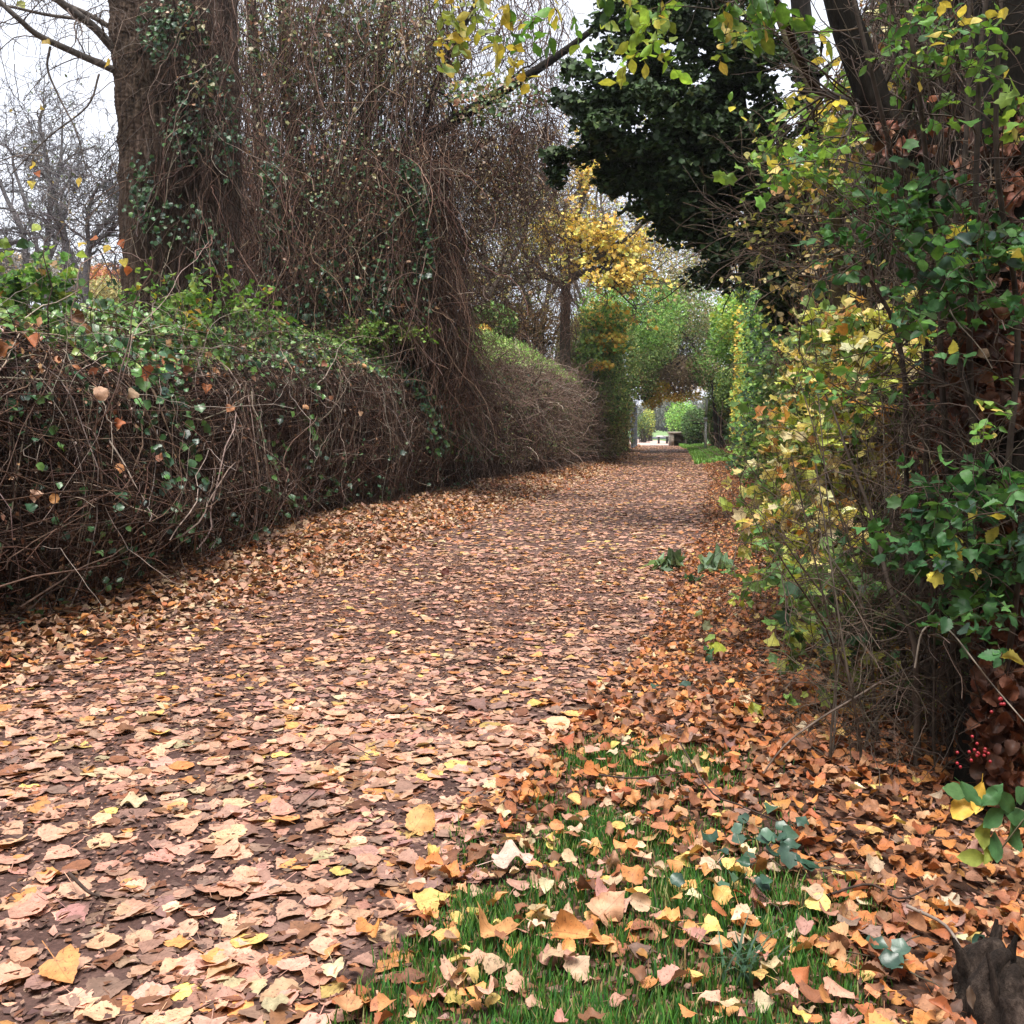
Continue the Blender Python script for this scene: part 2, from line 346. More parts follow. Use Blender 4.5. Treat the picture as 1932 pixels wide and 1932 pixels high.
t = np.linspace(0,1,m); wl = pl(yy)+.06*np.sin(yy*3.1)+.04*np.sin(yy*7.3); wr_ = pr(yy)+.05*np.sin(yy*2.3+1)+.04*np.sin(yy*6.1)
X = wl[:,None]*(1-t)+wr_[:,None]*t; Yg = np.repeat(yy[:,None],m,1); Z = gz(X,Yg)+.004; Z[:,0]-=.03; Z[:,-1]-=.03
n=len(yy); k=np.arange(n-1)[:,None]*m; j=np.arange(m-1)[None]; q=np.stack([k+j,k+j+1,k+m+j+1,k+m+j],-1).reshape(-1,4)
A.add(np.stack([X,Yg,Z],-1).reshape(-1,3), np.concatenate([q[:,[0,1,2]],q[:,[0,2,3]]]), np.array([.1,.1,.1]))
M_PATH = ground_mat('trodden_earth', [(.042,.021,.017),(.08,.042,.034),(.14,.08,.066)], [(0,(.07,.04,.032)),(.45,(.17,.095,.075)),(.8,(.32,.19,.15)),(1,(.4,.27,.2))], 1.7, .008, 55)
tag(A.build('path', M_PATH), kind='structure')
# pale gravel path beyond the gate, meadow and lane far behind
A = Acc()
yy = np.linspace(56.6,95,40); cx = np.interp(yy,[56,74,95],[8.2,9.2,7.0]); wd=np.interp(yy,[56,95],[1.5,1.9])
for i in range(len(yy)-1):
    A.add([(cx[i]-wd[i],yy[i],.03),(cx[i]+wd[i],yy[i],.03),(cx[i+1]+wd[i+1],yy[i+1],.03),(cx[i+1]-wd[i+1],yy[i+1],.03)], [(0,1,2),(0,2,3)], (.5,.4,.35))
tag(A.build('gravel_path', ground_mat('pale_gravel', [(.42,.3,.25),(.5,.37,.32),(.58,.45,.4)], None, 1.5, .004)), kind='structure')
A = Acc(); grid(A, np.linspace(-120,160,30), np.linspace(96.5,330,30), lambda X,Y: .05+0*X)
tag(A.build('meadow', ground_mat('meadow_grass', [(.12,.2,.07),(.17,.27,.1),(.22,.32,.13)], None, .4, .02)), kind='structure')
A = Acc(); grid(A, np.linspace(-120,160,20), np.linspace(84,96,5), lambda X,Y: .055+0*X)
tag(A.build('road', ground_mat('grey_asphalt', [(.06,.065,.08),(.08,.085,.1),(.1,.105,.12)], None, 1, .003)), kind='structure')
A = Acc(); grid(A, np.linspace(-120,160,40), np.linspace(57.5,83.8,20), lambda X,Y: .02-.0*X)
tag(A.build('lawn', ground_mat('mown_lawn', [(.06,.12,.03),(.1,.19,.05),(.14,.24,.07)], None, 1.2, .02)), kind='structure')

# ------------------------------------------------------------------ fallen leaves
PINK=(.51,.275,.195); TAN=(.55,.36,.23); MAUVE=(.28,.165,.125); ORANGE=(.58,.26,.09); YEL=(.60,.41,.13); BROWN=(.22,.095,.05); RUST=(.36,.12,.045); CREAM=(.56,.43,.27); GREENL=(.12,.2,.06)
PATHPAL=[(PINK,42),((.52,.30,.19),22),(MAUVE,15),(ORANGE,7),(YEL,2.2),(BROWN,13),(CREAM,2)]
BANKPAL=[((.36,.15,.075),20),((.46,.24,.12),14),(MAUVE,4),((.50,.20,.06),22),(YEL,3.5),(BROWN,22),(RUST,22),(CREAM,3)]
GRASSPAL=[(PINK,22),(TAN,18),(ORANGE,24),(YEL,13),(BROWN,12),(CREAM,5),(RUST,6)]
def grassy(x,y):      # where the verge grows grass
    u = 966+x/y*1932; v = HV+H/y*1932
    n = noise(np.stack([x,y,0*x],-1), 2.8)
    a = np.exp(-(((v-1800)/150)**2)) * sstep((x-pr(y)+.05)/.12) * sstep((1560-u)/200)
    a = np.maximum(a, 1.0*sstep((v-1720)/60)*sstep((x-pr(y)+.1)/.1)*sstep((1720-u)/250))
    b = np.exp(-(((u-1150)/75)**2+((v-1450)/32)**2)); c = .8*np.exp(-(((u-1290)/90)**2+((v-1500)/28)**2)); d=.9*np.exp(-(((u-920)/60)**2+((v-1610)/25)**2))
    e = .9*np.exp(-(((u-1120)/90)**2+((v-1600)/45)**2))
    return np.clip(a*(.85+.6*n)+b+c+d+e, 0, 1)
def litter(y0,y1,dens,seed):
    out=[]
    for _ in range(1):
        xmax = .5*y1+1.2; n = int(dens*(y1-y0)*(2*xmax)); y = R.uniform(y0,y1,n); x = R.uniform(-xmax,xmax,n)
        k = (np.abs(x) < .5*y+1.0) & (x > hl(y)-.5) & (x < hr(y)+1.3)
        x,y = x[k],y[k]
        onp = (x>pl(y)+.12+R.normal(size=len(x))*.2)&(x<pr(y)-.06+R.normal(size=len(x))*.07)
        # worn strip down the middle of the path
        tt = (x-pl(y))/(pr(y)-pl(y)); nn = noise(np.stack([x,y,0*x],-1),.9)
        pk = np.where(onp, .82*np.clip(.46+.24*nn+.22*np.abs(tt-.55)*2,.18,.85), 1.0)
        pk = np.where((~onp)&(x>pr(y)-.3), 1-.80*grassy(x,y), pk)
        k = R.random(len(x)) < pk; out.append((x[k],y[k],onp[k]))
    return out[0]
FA=Acc(); FS=[]     # FS: candidates for single leaves
def lay(y0,y1,dens,T,smin,smax,keep=False):
    x,y,onp = litter(y0,y1,dens,0); n=len(x); g = (grassy(x,y) > .45)&(~onp)
    s = (smin+(smax-smin)*R.beta(1.8,1.9,n))*np.where(onp,.97,np.where(x<pl(y)+.6,.88,.60))
    pile = np.where(onp, .006, .035); z = gz(x,y)+.006+R.random(n)**1.3*pile + np.where(g,.012,0)
    til = np.where(onp, .065, .24)*np.where(R.random(n)<.12,2.2,1)
    nor = np.array([0,0,1.])+R.normal(size=(n,3))*til[:,None]
    z += np.abs(til)*s*.18
    c = np.where(onp[:,None], pick(PATHPAL,n), np.where((x<pl(y)+.6)[:,None], pick([((.42,.24,.15),5),(TAN,4),(BROWN,5),(RUST,2),(ORANGE,1.5),(MAUVE,3),(CREAM,1)],n), pick(BANKPAL,n))); c = np.where(g[:,None], pick(GRASSPAL,n), c)
    dr = rnd(n); dr[:,2]*=.2; pos=np.stack([x,y,z],-1); flat = np.where(onp,.32,.9)
    if keep:
        u = 966+x/y*1932; v = HV+(H-z)/y*1932
        vis = (u>5)&(u<1927)&(v<1925); app = np.where(vis, s/y, 0); app = app*np.where(onp,1,.85)
        order = np.argsort(-(app+(z-gz(x,y))*.15/y)); sel = order[:262]; rest = np.setdiff1d(np.arange(n), sel)
        for i in sel: FS.append((pos[i],nor[i],dr[i],s[i],c[i],flat[i],onp[i],g[i],u[i],v[i]))
    else: rest=np.arange(n)
    h=rest[R.random(len(rest))<.5] if T is T_POP else rest
    scatter(FA, T, pos[h], nor[h], dr[h], s[h], c[h], .55, .2, .1, flat=flat[h])
    if T is T_POP:
        h = np.setdiff1d(rest,h); scatter(FA, T_RND, pos[h], nor[h], dr[h], s[h]*.9, c[h], .6, .25, .1, flat=flat[h])
lay(1.55,4.2,800,T_POP,.036,.104,True)
lay(4.2,9,680,T_POPM,.035,.085)
lay(9,20,470,T_LOWW,.04,.09)
lay(20,58,260,T_LOWW,.05,.11)
# small trodden crumbs on the path
n=90000; y=R.uniform(1.6,9,n); x=R.uniform(-4,4,n); k=(np.abs(x)<.5*y+.6)&(x>hl(y))&(x<hr(y)); x,y=x[k],y[k]; n=len(x)
scatter(FA, T_LOW, np.stack([x,y,gz(x,y)+.007+R.random(n)*.006],-1), np.array([0,0,1.])+R.normal(size=(n,3))*.15, rnd(n)*np.array([1,1,.1]), R.uniform(.008,.034,n), pick([(MAUVE,2),(BROWN,4),(PINK,1),((.12,.065,.05),6)],n))
# leaf litter caught at the foot of both hedges
tag(FA.build('leaf_litter', M_FALL), 'carpet of fallen brown orange and pink leaves spread over the path and verges', 'leaf litter', kind='stuff')

def cname(c):
    ref=[('pinkish tan',PINK),('pale tan',TAN),('dull mauve brown',MAUVE),('bright orange',ORANGE),('golden yellow',YEL),('dark brown',BROWN),('rust red',RUST),('cream coloured',CREAM)]
    return min(ref, key=lambda r: sum((math.log(a)-math.log(b))**2 for a,b in zip(r[1],c)))[0]
rown = ['first','second','third','fourth','fifth','sixth','seventh','eighth','ninth','tenth','eleventh','twelfth']
def place(u,v,onp,g):
    hz = ['far left','left of centre','centre','right of centre','far right'][min(4,int(u/386.4))]
    vt = 'bottom edge' if v>1800 else 'near foreground' if v>1640 else 'foreground' if v>1500 else 'farther up'
    return ('path' if onp else 'grass' if g else 'verge')+', '+hz+', '+vt
def single(pos,nor,dr,s,c,flat,where,grp,T=None,curl=.6,label=None,cat='leaf',name='fallen_leaf'):
    a=Acc(); T = T or (T_POP if R.random()<.6 else T_RND)
    scatter(a, T, pos[None], nor[None], dr[None], np.array([s]), c[None], curl, .22, .1, flat=np.array([flat]))
    V=a.v[0]; zlow = gz(pos[0],pos[1])+.004; 
    if label is None:
        st = 'flat' if (np.ptp(V[:,2]) < .25*s) else 'tilted' if abs(nor[2]) < 1.1 and np.ptp(V[:,2]) < .5*s else 'curled'
        sz = 'large' if s>.08 else 'small' if s<.058 else 'medium sized'
        label = f'{sz} {cname(c)} {st} leaf on {where}'
    o=a.build(name, M_FALL, origin=pos); return tag(o,label,cat,grp)
for (pos,nor,dr,s,c,flat,onp,g,u,v) in FS:
    single(pos,nor,dr,s,c,flat,place(u,v,onp,g),'fallen leaves lying in the foreground')
# a few leaves the photo singles out
def hero(u,v,s,c,tilt,yaw,label,curl=.5,T=None,lift=.03):
    Y = H/((v-HV)/1932); x=(u-966)/1932*Y; z=float(gz(x,Y))+lift
    single(np.array([x,Y,z]), np.array(tilt,float), np.array([math.cos(yaw),math.sin(yaw),0.15]), s, np.array(c), 1.0, '', 'fallen leaves lying in the foreground', T, curl, label)
hero(840,1088,.075,(.10,.025,.015),(.2,-1,.5),1.5,'dark red brown leaf standing upright alone on the path',.5,None,.035)
hero(795,1580,.085,(.62,.33,.12),(.1,-.8,.7),1.2,'orange rounded leaf propped up against others at the grass edge',.4,T_RND,.04)
hero(820,1722,.085,YEL,(0,-.15,1),.4,'golden heart shaped leaf flat at the left tip of the grass',.2,T_POP,.03)
hero(1155,1815,.085,(.6,.33,.2),(.2,-.8,.8),.9,'pinkish orange heart shaped leaf tilted up on the grass near the bottom centre',.4,T_POP,.05)
hero(925,1825,.10,(.5,.25,.1),(.3,-.3,1),2.6,'strongly curled orange brown leaf sunk in the grass',1.8,T_OVH,.05)
hero(1080,1870,.095,ORANGE,(-.5,-.5,.8),-.6,'bright orange folded leaf leaning over the grass at the bottom',1.2,T_OVH,.05)
hero(970,1665,.10,(.60,.42,.34),(0,-.1,1),.2,'large pale pink leaf flat at the edge of path and grass',.2,T_RND,.045)
hero(120,1850,.085,ORANGE,(.1,-.3,1),-.8,'glowing orange leaf lying tilted near the bottom left corner',.4,T_POP,.02)
hero(255,1520,.075,CREAM,(0,-.1,1),.2,'pale cream leaf lying flat on the left half of the path',.2,T_RND,.015)
hero(1055,1380,.085,(.66,.42,.25),(0,-.4,1),.1,'pale orange rounded leaf raised at the right path edge',.3,T_RND,.03)
hero(1830,1485,.07,CREAM,(.5,-.6,.4),.5,'pale small leaf hanging low beside the dark trunk at the right edge',.6,T_OVH,.06)
hero(1610,1335,.075,(.5,.2,.09),(-.2,-.7,.7),1.3,'brown orange rounded leaf upright under the shrub twigs',.4,T_RND,.05)

# grass
def blades(x,y,h,col,A,lean=.35,wd=.0019):
    n=len(x); z=gz(x,y); d=rnd(n); d[:,2]=0; d=nrm(d); K=4
    base=np.stack([x,y,z],-1); s=R.uniform(.5,1.2,n)*lean; w=nrm(np.cross(d,[0,0,1.]))
    V=np.empty((n,7,3)); 
    for k,t in enumerate([0,.35,.7]):
        c=base+d*(s*h*t*t)[:,None]+np.array([0,0,1.])*(h*t*(1-.25*s*t))[:,None]; ww=wd*(1-.45*t)
        V[:,2*k]=c-w*ww; V[:,2*k+1]=c+w*ww
    V[:,6]=base+d*(s*h)[:,None]+np.array([0,0,1.])*(h*(1-.25*s))[:,None]
    F=np.array([(0,1,3),(0,3,2),(2,3,5),(2,5,4),(4,5,6)])
    A.add(V.reshape(-1,3),(F[None]+(np.arange(n)*7)[:,None,None]).reshape(-1,3),np.repeat(col,7,0))
GA=Acc(); n=330000; y=R.uniform(1.6,4.6,n); x=R.uniform(-.9,2.2,n); gg=grassy(x,y)
cl = .5+.5*noise(np.stack([x,y,0*x],-1),9); k=(np.abs(x)<.5*y+.8)&(R.random(n)<gg*np.clip(.25+cl,0,1)); x,y,cl=x[k],y[k],cl[k]; n=len(x)
blades(x,y,R.uniform(.02,.055,n)*(.35+.9*cl),pick([((.06,.18,.03),5),((.11,.25,.045),3),((.04,.12,.035),3),((.32,.30,.12),1),((.3,.2,.1),.5)],n),GA)
# broad bluish blades at the very bottom
tag(GA.build('grass', M_GRASS), 'short green grass growing through fallen leaves on the right verge', 'grass', kind='stuff')
GA=Acc(); cx,cy=(1395-966)/1932*1.98,1.98
n=34; blades(cx+R.normal(size=n)*.03,cy+R.normal(size=n)*.03,R.uniform(.07,.13,n),pick([((.07,.14,.08),1)],n),GA,.9,.0035)
tag(GA.build('grass_tuft', M_GRASS, origin=(cx,cy,0)), 'tuft of broad blue green blades at the bottom edge of the verge', 'grass tuft')
# green verge strip by the gate
GA=Acc(); n=30000; y=R.uniform(30,56,n); x=pr(y)+R.uniform(-.3,.9,n); k=R.random(n)<np.clip(.4+.8*noise(np.stack([x,y,0*x],-1),.7),0,1); x,y=x[k],y[k]; n=len(x)
blades(x,y,R.uniform(.08,.2,n),pick([((.2,.42,.08),3),((.3,.5,.13),1)],n),GA,.4,.012)
tag(GA.build('verge_grass', M_GRASS), 'bright green grass strip on the right side of the path near the gate post', 'grass', kind='stuff')

# ------------------------------------------------------------------ vine hedges on the left
VINE=[((.11,.06,.042),5),((.17,.10,.072),4),((.055,.032,.024),6),((.36,.28,.22),1.2)]
PROF = np.array([(0,0),(-.06,.25),(-.04,.5),(.04,.68),(.25,.82),(.6,.92),(1.15,1.0),(1.9,1.0),(2.3,.85),(2.4,.4),(2.4,0)])
class Hedge:
    def __init__(s, y0, y1, top, width=1.0, round0=0, round1=0, face=None):
        s.y0,s.y1,s.top,s.w,s.r0,s.r1,s.face=y0,y1,top,width,round0,round1,face or hl
        seg=np.r_[0,np.cumsum(np.hypot(*(np.diff(PROF,axis=0).T*np.array([1,2.2])[:,None])))]; s.seg=np.array([0,.1,.2,.3,.42,.54,.66,.76,.82,.92,1])
    def pt(s, y, t, off=0):
        y=np.asarray(y,float); t=np.asarray(t,float)
        b=np.interp(t,s.seg,PROF[:,0])*s.w; h=np.interp(t,s.seg,PROF[:,1])
        e0 = np.sqrt(np.clip(1-((s.y0+s.r0-y)/max(s.r0,1e-6)).clip(0,1)**2,0.02,1)) if s.r0 else 1.0
        e1 = np.sqrt(np.clip(1-((y-s.y1+s.r1)/max(s.r1,1e-6)).clip(0,1)**2,0.02,1)) if s.r1 else 1.0
        e=e0*e1
        tp=np.interp(y,*s.top); z=h*tp*(.35+.65*e)
        dx=(s.face(y+.3)-s.face(y-.3))/.6; nl=np.sqrt(1+dx*dx); nx,ny=1/nl,-dx/nl
        bb = b+ (1-e)*1.1
        slope = np.interp(t,[0,.3,.54,.66],[0,.15,.7,1]); ox=off*(1-slope); oz=off*slope
        x=s.face(y)-bb*nx+ox*nx; yy=y-bb*ny+ox*ny; zz=z+oz+gz(s.face(y),y)*.8
        p=np.stack([x,yy,zz],-1); lump=getattr(s,'lk',1.0)*(.10*noise(p,1.3)+.05*noise(p,3.1))
        p[...,0]+=lump*nx*(1-slope); p[...,1]+=lump*ny*(1-slope); p[...,2]+=lump*slope*np.minimum(1,t*6)
        return p
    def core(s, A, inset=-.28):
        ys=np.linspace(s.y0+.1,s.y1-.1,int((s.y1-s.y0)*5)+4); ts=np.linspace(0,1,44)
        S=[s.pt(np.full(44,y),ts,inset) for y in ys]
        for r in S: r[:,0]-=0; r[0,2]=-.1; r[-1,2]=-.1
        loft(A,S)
    def strands(s, A, n, t0, t1, steps=10, dy=.05, dt=-.03, rad=.003, thick=(-.25,.1), pal=VINE, wob=1.0):
        y=R.uniform(s.y0,s.y1,n); t=R.uniform(t0,t1,n); vy=R.normal(size=n)*dy; vt=dt*R.uniform(.2,1.4,n); of=R.uniform(thick[0],thick[1],n)
        P3=np.empty((n,steps,3))
        for k in range(steps):
            P3[:,k]=s.pt(y.clip(s.y0,s.y1),t.clip(0.002,.75),of); y=y+vy; t=t+vt; vy+=R.normal(size=n)*dy*.35*wob; vt+=R.normal(size=n)*abs(dt)*.35*wob; of=(of+R.normal(size=n)*.018)
        tubes(A,P3,(rad*np.exp(R.normal(size=n).clip(-2,2.2)*.5-.1))[:,None]*np.linspace(1,.6,steps)[None],pick(pal,n))
        return P3
    def free(s, A, n, t0, t1, L=(.4,1.0), rad=.004, thick=(-.15,.1), pal=None, wob=.3, g=-.04, K=12):
        y=R.uniform(s.y0,s.y1,n); t=R.uniform(t0,t1,n); p=s.pt(y,t,R.uniform(*thick,n)); d=rnd(n); d[:,0]*=.35
        w=walk(p,d,R.uniform(*L,n),K,wob,(0,0,g)); tubes(A,w,(rad*np.exp(R.normal(size=n).clip(-2,2.2)*.5-.1))[:,None]*np.linspace(1,.5,K)[None],pick(pal or VINE,n)); return w
    def leaves(s, A, n, t0, t1, size, pal, T=T_IVY, off=(0,.1), mask=None, curl=.5, tilt=.7, up=.6):
        y=R.uniform(s.y0,s.y1,n); t=R.uniform(t0,t1,n); o=R.uniform(off[0],off[1],n)
        p=s.pt(y,t,o)
        if mask is not None: k=mask(p,y,t); p=p[k]; y=y[k]
        n=len(p); nn=np.array([.5,-.5,up])+R.normal(size=(n,3))*tilt; dd=rnd(n)*.7+np.array([.2,-.1,-.6])
        scatter(A,T,p,nn,dd,size*np.exp(R.normal(size=n)*.25),pick(pal,n),curl,.3)
        return p
BRG=[((.12,.25,.05),5),((.08,.17,.04),4),((.24,.33,.08),3),((.05,.10,.05),2),((.3,.17,.08),1)]
IVG=[((.045,.11,.05),4),((.06,.14,.045),3),((.09,.18,.05),1),((.05,.09,.065),2)]
DEADP=[(BROWN,4),(RUST,3),((.5,.25,.13),2),(TAN,2)]
t=thing('vine_hedge',(-2.5,8,0),'near hedge smothered in bare brown vines with green ivy along its top','hedge')
h1=Hedge(-6,17.6,([-6,5,8,10,12,15,17.6],[1.85,1.8,1.82,1.98,2.15,2.05,1.85]),1.0,0,1.8)  # unseen stretch behind the camera added to cut frontal light
A=Acc(); h1.core(A); A.build('inner_shade_core',M_CORE,t)
A=Acc()
def nearw(h,A,n0,**k): pass
h1.strands(A,6800,.08,.55,11,.06,-.028,.0028,(-.3,-.02),wob=1.5)
h1.strands(A,2100,.25,.6,14,.10,-.026,.0033,(-.08,.1),wob=1.5)
h1.strands(A,1500,.1,.55,11,.13,.0,.0030,(-.12,.1),wob=1.8)
h1.free(A,3200,.03,.55,(.3,.9),.0028,(-.15,.08),None,.3); h1.free(A,500,.1,.6,(.7,1.6),.003,(-.02,.12),[((.38,.3,.25),1)],.22,-.02,16)
h1.strands(A,520,.3,.68,18,.12,-.035,.0040,(.02,.12),[((.34,.27,.22),2),((.22,.14,.1),2)])
h1.strands(A,1800,.45,.75,9,.10,-.01,.0030,(-.1,.06),wob=2)
h1.strands(A,1500,.0,.12,9,.1,.012,.003,(-.05,.25))
A.build('vine_stems',M_TWIG,t)
A=Acc()
h1.leaves(A,26000,.38,.80,.055,BRG,T_IVY,(-.03,.16),lambda p,y,t:R.random(len(p))<np.interp(t,[.38,.46,.54],[.08,.45,1])*np.clip(.7+.7*noise(p,1.7),.08,1))
h1.leaves(A,3500,.38,.5,.055,BRG+IVG,T_IVY,(0,.12),lambda p,y,t:R.random(len(p))<np.clip(.35+.8*noise(p,2.2),0,1))
h1.leaves(A,6000,.5,.8,.035,[((.22,.33,.08),3),((.13,.27,.05),4)],T_OVM,(0,.2),lambda p,y,t:y>9)
h1.leaves(A,7000,.05,.55,.05,IVG+[((.1,.2,.05),2)],T_IVY,(0,.13),lambda p,y,t:noise(p*np.array([1,1,.3]),2.6)>.35)
h1.leaves(A,9000,.03,.5,.030,[((.2,.09,.045),4),((.07,.12,.05),4),((.35,.2,.11),2),((.12,.06,.035),3)],T_OVM,(-.1,.1))
h1.leaves(A,3500,.36,.6,.045,[((.34,.14,.06),3),((.5,.27,.13),2),((.2,.08,.04),3)],T_OVM,(-.02,.12),lambda p,y,t:noise(p,1.9)>0)
h1.leaves(A,700,.0,.16,.05,IVG,T_IVY,(0,.2))
# ivy strings hanging down the face
for (uy,n) in ((6.9,26),(7.4,30),(9.6,14),(10.5,14),(14.6,40),(15.2,80),(15.6,80),(16.0,70),(16.4,60),(14.0,50),(5.0,16)):
    tt=np.linspace(.52,.12,n)+R.normal(size=n)*.01; yy=uy+np.cumsum(R.normal(size=n)*.02)+R.normal(size=n)*.05
    p=h1.pt(yy,tt,.1+R.uniform(0,.05,n)); k=3 if uy>14 else 2
    p=np.repeat(p,k,0)+R.normal(size=(n*k,3))*.05
    scatter(A,T_IVY,p,np.array([.6,-.7,.3])+R.normal(size=(n*k,3))*.4,np.array([0,0,-1.])+R.normal(size=(n*k,3))*.4,R.uniform(.045,.085,n*k),pick(IVG+[((.1,.22,.05),4)],n*k),.5,.3)
# clematis tuft rising above the top near the trunk
A.build('ivy_foliage',M_IVY,t)
A3=Acc()
A2=Acc(); b=ell(360,585,9.5,170,14,.5,70); sprays(A3,A2,b,np.array([.1,0,.6])+R.normal(size=(70,3))*.6,.42,7,.055,BRG+[((.6,.42,.06),.3)],T_POPM,.25,(0,0,-.12),(.2,.22,.08),.0025); A2.build('green_shoots',M_TWIG,t)
A2=Acc(); b=ell(60,560,7.2,90,18,.3,50); sprays(A3,A2,b,np.array([.2,0,.5])+R.normal(size=(50,3))*.6,.35,7,.06,BRG,T_POPM,.25,(0,0,-.12),(.2,.22,.08),.0025); A2.build('green_shoots',M_TWIG,t)
A2=Acc(); b=ell(700,640,14,110,25,.5,160); sprays(A3,A2,b,np.array([.1,0,.8])+R.normal(size=(160,3))*.7,.3,8,.04,[((.2,.32,.07),3),((.12,.25,.05),3),((.45,.45,.22),1)],T_POPM,.25,(0,0,-.1),(.2,.22,.08),.0025)
A2.build('green_shoots',M_TWIG,t); A3.build('shoot_leaves',M_LEAF,t)
# dead leaves lodged in it: one object each
hs=[(8,545,.08),(66,935,.06),(150,600,.085),(160,625,.08),(5,665,.09),(60,650,.08),(270,712,.09),(190,745,.08),(250,745,.07),(228,880,.06),(225,800,.055),(390,735,.07),(480,640,.08),(610,690,.07),(620,755,.065),(575,765,.055),(660,660,.08),(100,940,.05),(690,690,.06),(480,715,.05),(350,700,.06),(430,775,.06),(680,780,.05),(300,860,.06),(540,610,.06)]
for i,(u,v,s) in enumerate(hs):
    Y=float(np.interp(u,[0,300,600,800],[5.7,7.3,11.3,14.6])); p=P(u,v,Y)
    # bring onto the hedge face
    yy=np.linspace(3.6,17,300); tt=np.linspace(.02,.72,120); YY,TT=np.meshgrid(yy,tt); Q=h1.pt(YY.ravel(),TT.ravel(),.14)
    uu=966+Q[:,0]/Q[:,1]*1932; vv=HV-(Q[:,2]-H)/Q[:,1]*1932; kk=np.argmin((uu-u)**2+(vv-v)**2); p=Q[kk]
    c=pick(DEADP if v<870 else [(TAN,1),(ORANGE,1)],1)[0]
    where=('near its left end' if u<120 else 'left of middle' if u<330 else 'at its middle' if u<560 else 'near its far end')
    hh=('near green top' if v<700 else 'halfway up' if v<830 else 'low on the face')
    single(p,np.array([.5,-.8,.4])+R.normal(size=3)*.3,np.array([R.normal()*.6,0,-1.]),s*1.15,c,1.0,'','dead leaves caught in the near hedge',None,.9,f'{"large" if s>=.08 else "small" if s<.06 else "medium"} {cname(c)} dead leaf {hh} on vine hedge {where}')

t=thing('bramble_hedge',(0,21,0),'farther rounded hedge of grey brown twigs with a pale green top','hedge')
h2=Hedge(16.6,31,([16,19,24,28,31],[2.25,2.6,2.62,2.45,2.2]),.8,.8,1.6); h2.lk=1.6
A=Acc(); h2.core(A,-.3); A.build('inner_shade_core',M_CORE,t)
A=Acc(); P2=[((.22,.14,.105),5),((.32,.22,.17),3),((.11,.07,.05),5),((.48,.38,.31),1)]
h2.strands(A,2600,.02,.62,9,.07,-.03,.0046,(-.28,.0),P2,2.2); h2.free(A,7000,.02,.47,(.5,1.3),.0048,(-.25,.12),P2,.32)
A.build('twigs',M_TWIG,t)
A=Acc(); h2.leaves(A,30000,.42,.8,.045,[((.26,.42,.09),4),((.17,.32,.07),3),((.38,.46,.17),2)],T_OVM,(-.05,.3),lambda p,y,t:R.random(len(p))<np.interp(t,[.42,.5],[.15,1])); h2.leaves(A,6000,.05,.5,.035,[((.3,.28,.12),1),((.09,.14,.05),2)],T_OVM,(0,.15)); h2.leaves(A,1500,.05,.55,.06,IVG,T_OVM,(0,.15),lambda p,y,t:noise(p,1.5)>.3)
A.build('foliage',M_FAR,t)

# ------------------------------------------------------------------ big poplar and its neighbours
tb=P(330,560,11); base=(tb[0],tb[1],0)
t=thing('poplar_tree',base,'massive old poplar with deeply furrowed bark and a forked trunk behind the near hedge','tree')
A=Acc()
bark_tube(A,[(-3.8,11,-.1),(-3.74,11,1.2),P(322,540,11),P(308,300,11),P(294,150,11),P(286,0,11),P(280,-260,11)],[.62,.52,.44,.40,.375,.36,.32],220,460,.075,30)
A.build('trunk',M_BARK,t)
A=Acc(); bark_tube(A,[(-3.65,11.25,.2),P(372,560,11.3),P(390,400,11.3),P(395,200,11.3),P(392,0,11.3),P(400,-260,11.3)],[.34,.34,.32,.30,.28,.25],160,400,.06,22)
A.build('trunk_fork',M_BARK,t)
limbs=[([(235,150,10.9),(218,134,10.8),(143,100,10.5),(73,67,10.2),(38,38,10),(0,3,9.9),(-60,-60,9.8)],.042,.02),
       ([(240,110,11),(214,91,10.8),(176,50,10.6),(117,6,10.3),(70,-40,10.1)],.055,.035),
       ([(240,75,11),(220,59,11),(164,26,10.9),(97,-3,10.7),(20,-40,10.5)],.032,.02),
       ([(170,38,10.8),(90,28,10.6),(0,10,10.4),(-50,20,10.3)],.02,.01)]
A=Acc(); sub=[]
for pts,r0,r1 in limbs:
    C=smooth(PP(pts,11),26); tubes(A,C[None],np.linspace(r0,r1,26)[None],np.array([.17,.145,.125]),10)
    c1,r1_=kids(C[None],np.linspace(r0,r1,26)[None],9,.1,1,1.0,1.1,9,.22,(0,0,-.13),.35); sub.append((c1,r1_))
for c1,r in sub:
    tubes(A,c1,np.maximum(r*.7,.004),np.array([.16,.12,.10]),5)
    c2,r2=kids(c1,r,7,.15,1,.9,.65,7,.3,(0,0,-.12),.5); tubes(A,c2,np.maximum(r2*.6,.003),np.array([.17,.13,.11]),3)
hang=smooth(PP([(95,88,10.3),(90,130,10.3),(115,190,10.3),(145,250,10.2),(165,330,10.2)],10),16); tubes(A,hang[None],np.linspace(.014,.006,16)[None],np.array([.15,.12,.1]),5)
hang2=smooth(PP([(187,140,10.6),(165,200,10.5),(90,260,10.4),(20,330,10.4)],10),16); tubes(A,hang2[None],np.linspace(.012,.006,16)[None],np.array([.15,.12,.1]),5)
for hg in (hang,hang2):
    c2,r2=kids(hg[None],np.full((1,16),.008),26,.1,1,.8,.5,7,.3,(0,0,-.1),.5); tubes(A,c2,np.maximum(r2*.6,.0028),np.array([.17,.13,.11]),3)
A.build('limbs',M_TWIG,t)
A=Acc(); pts=[(78,202),(62,316),(71,329),(61,350),(153,462),(175,450),(229,460),(234,498),(84,78),(42,10),(202,120),(150,345),(240,512),(66,430),(200,470)]
p=np.array([P(u,v,10.2) for u,v in pts]); n=len(p)
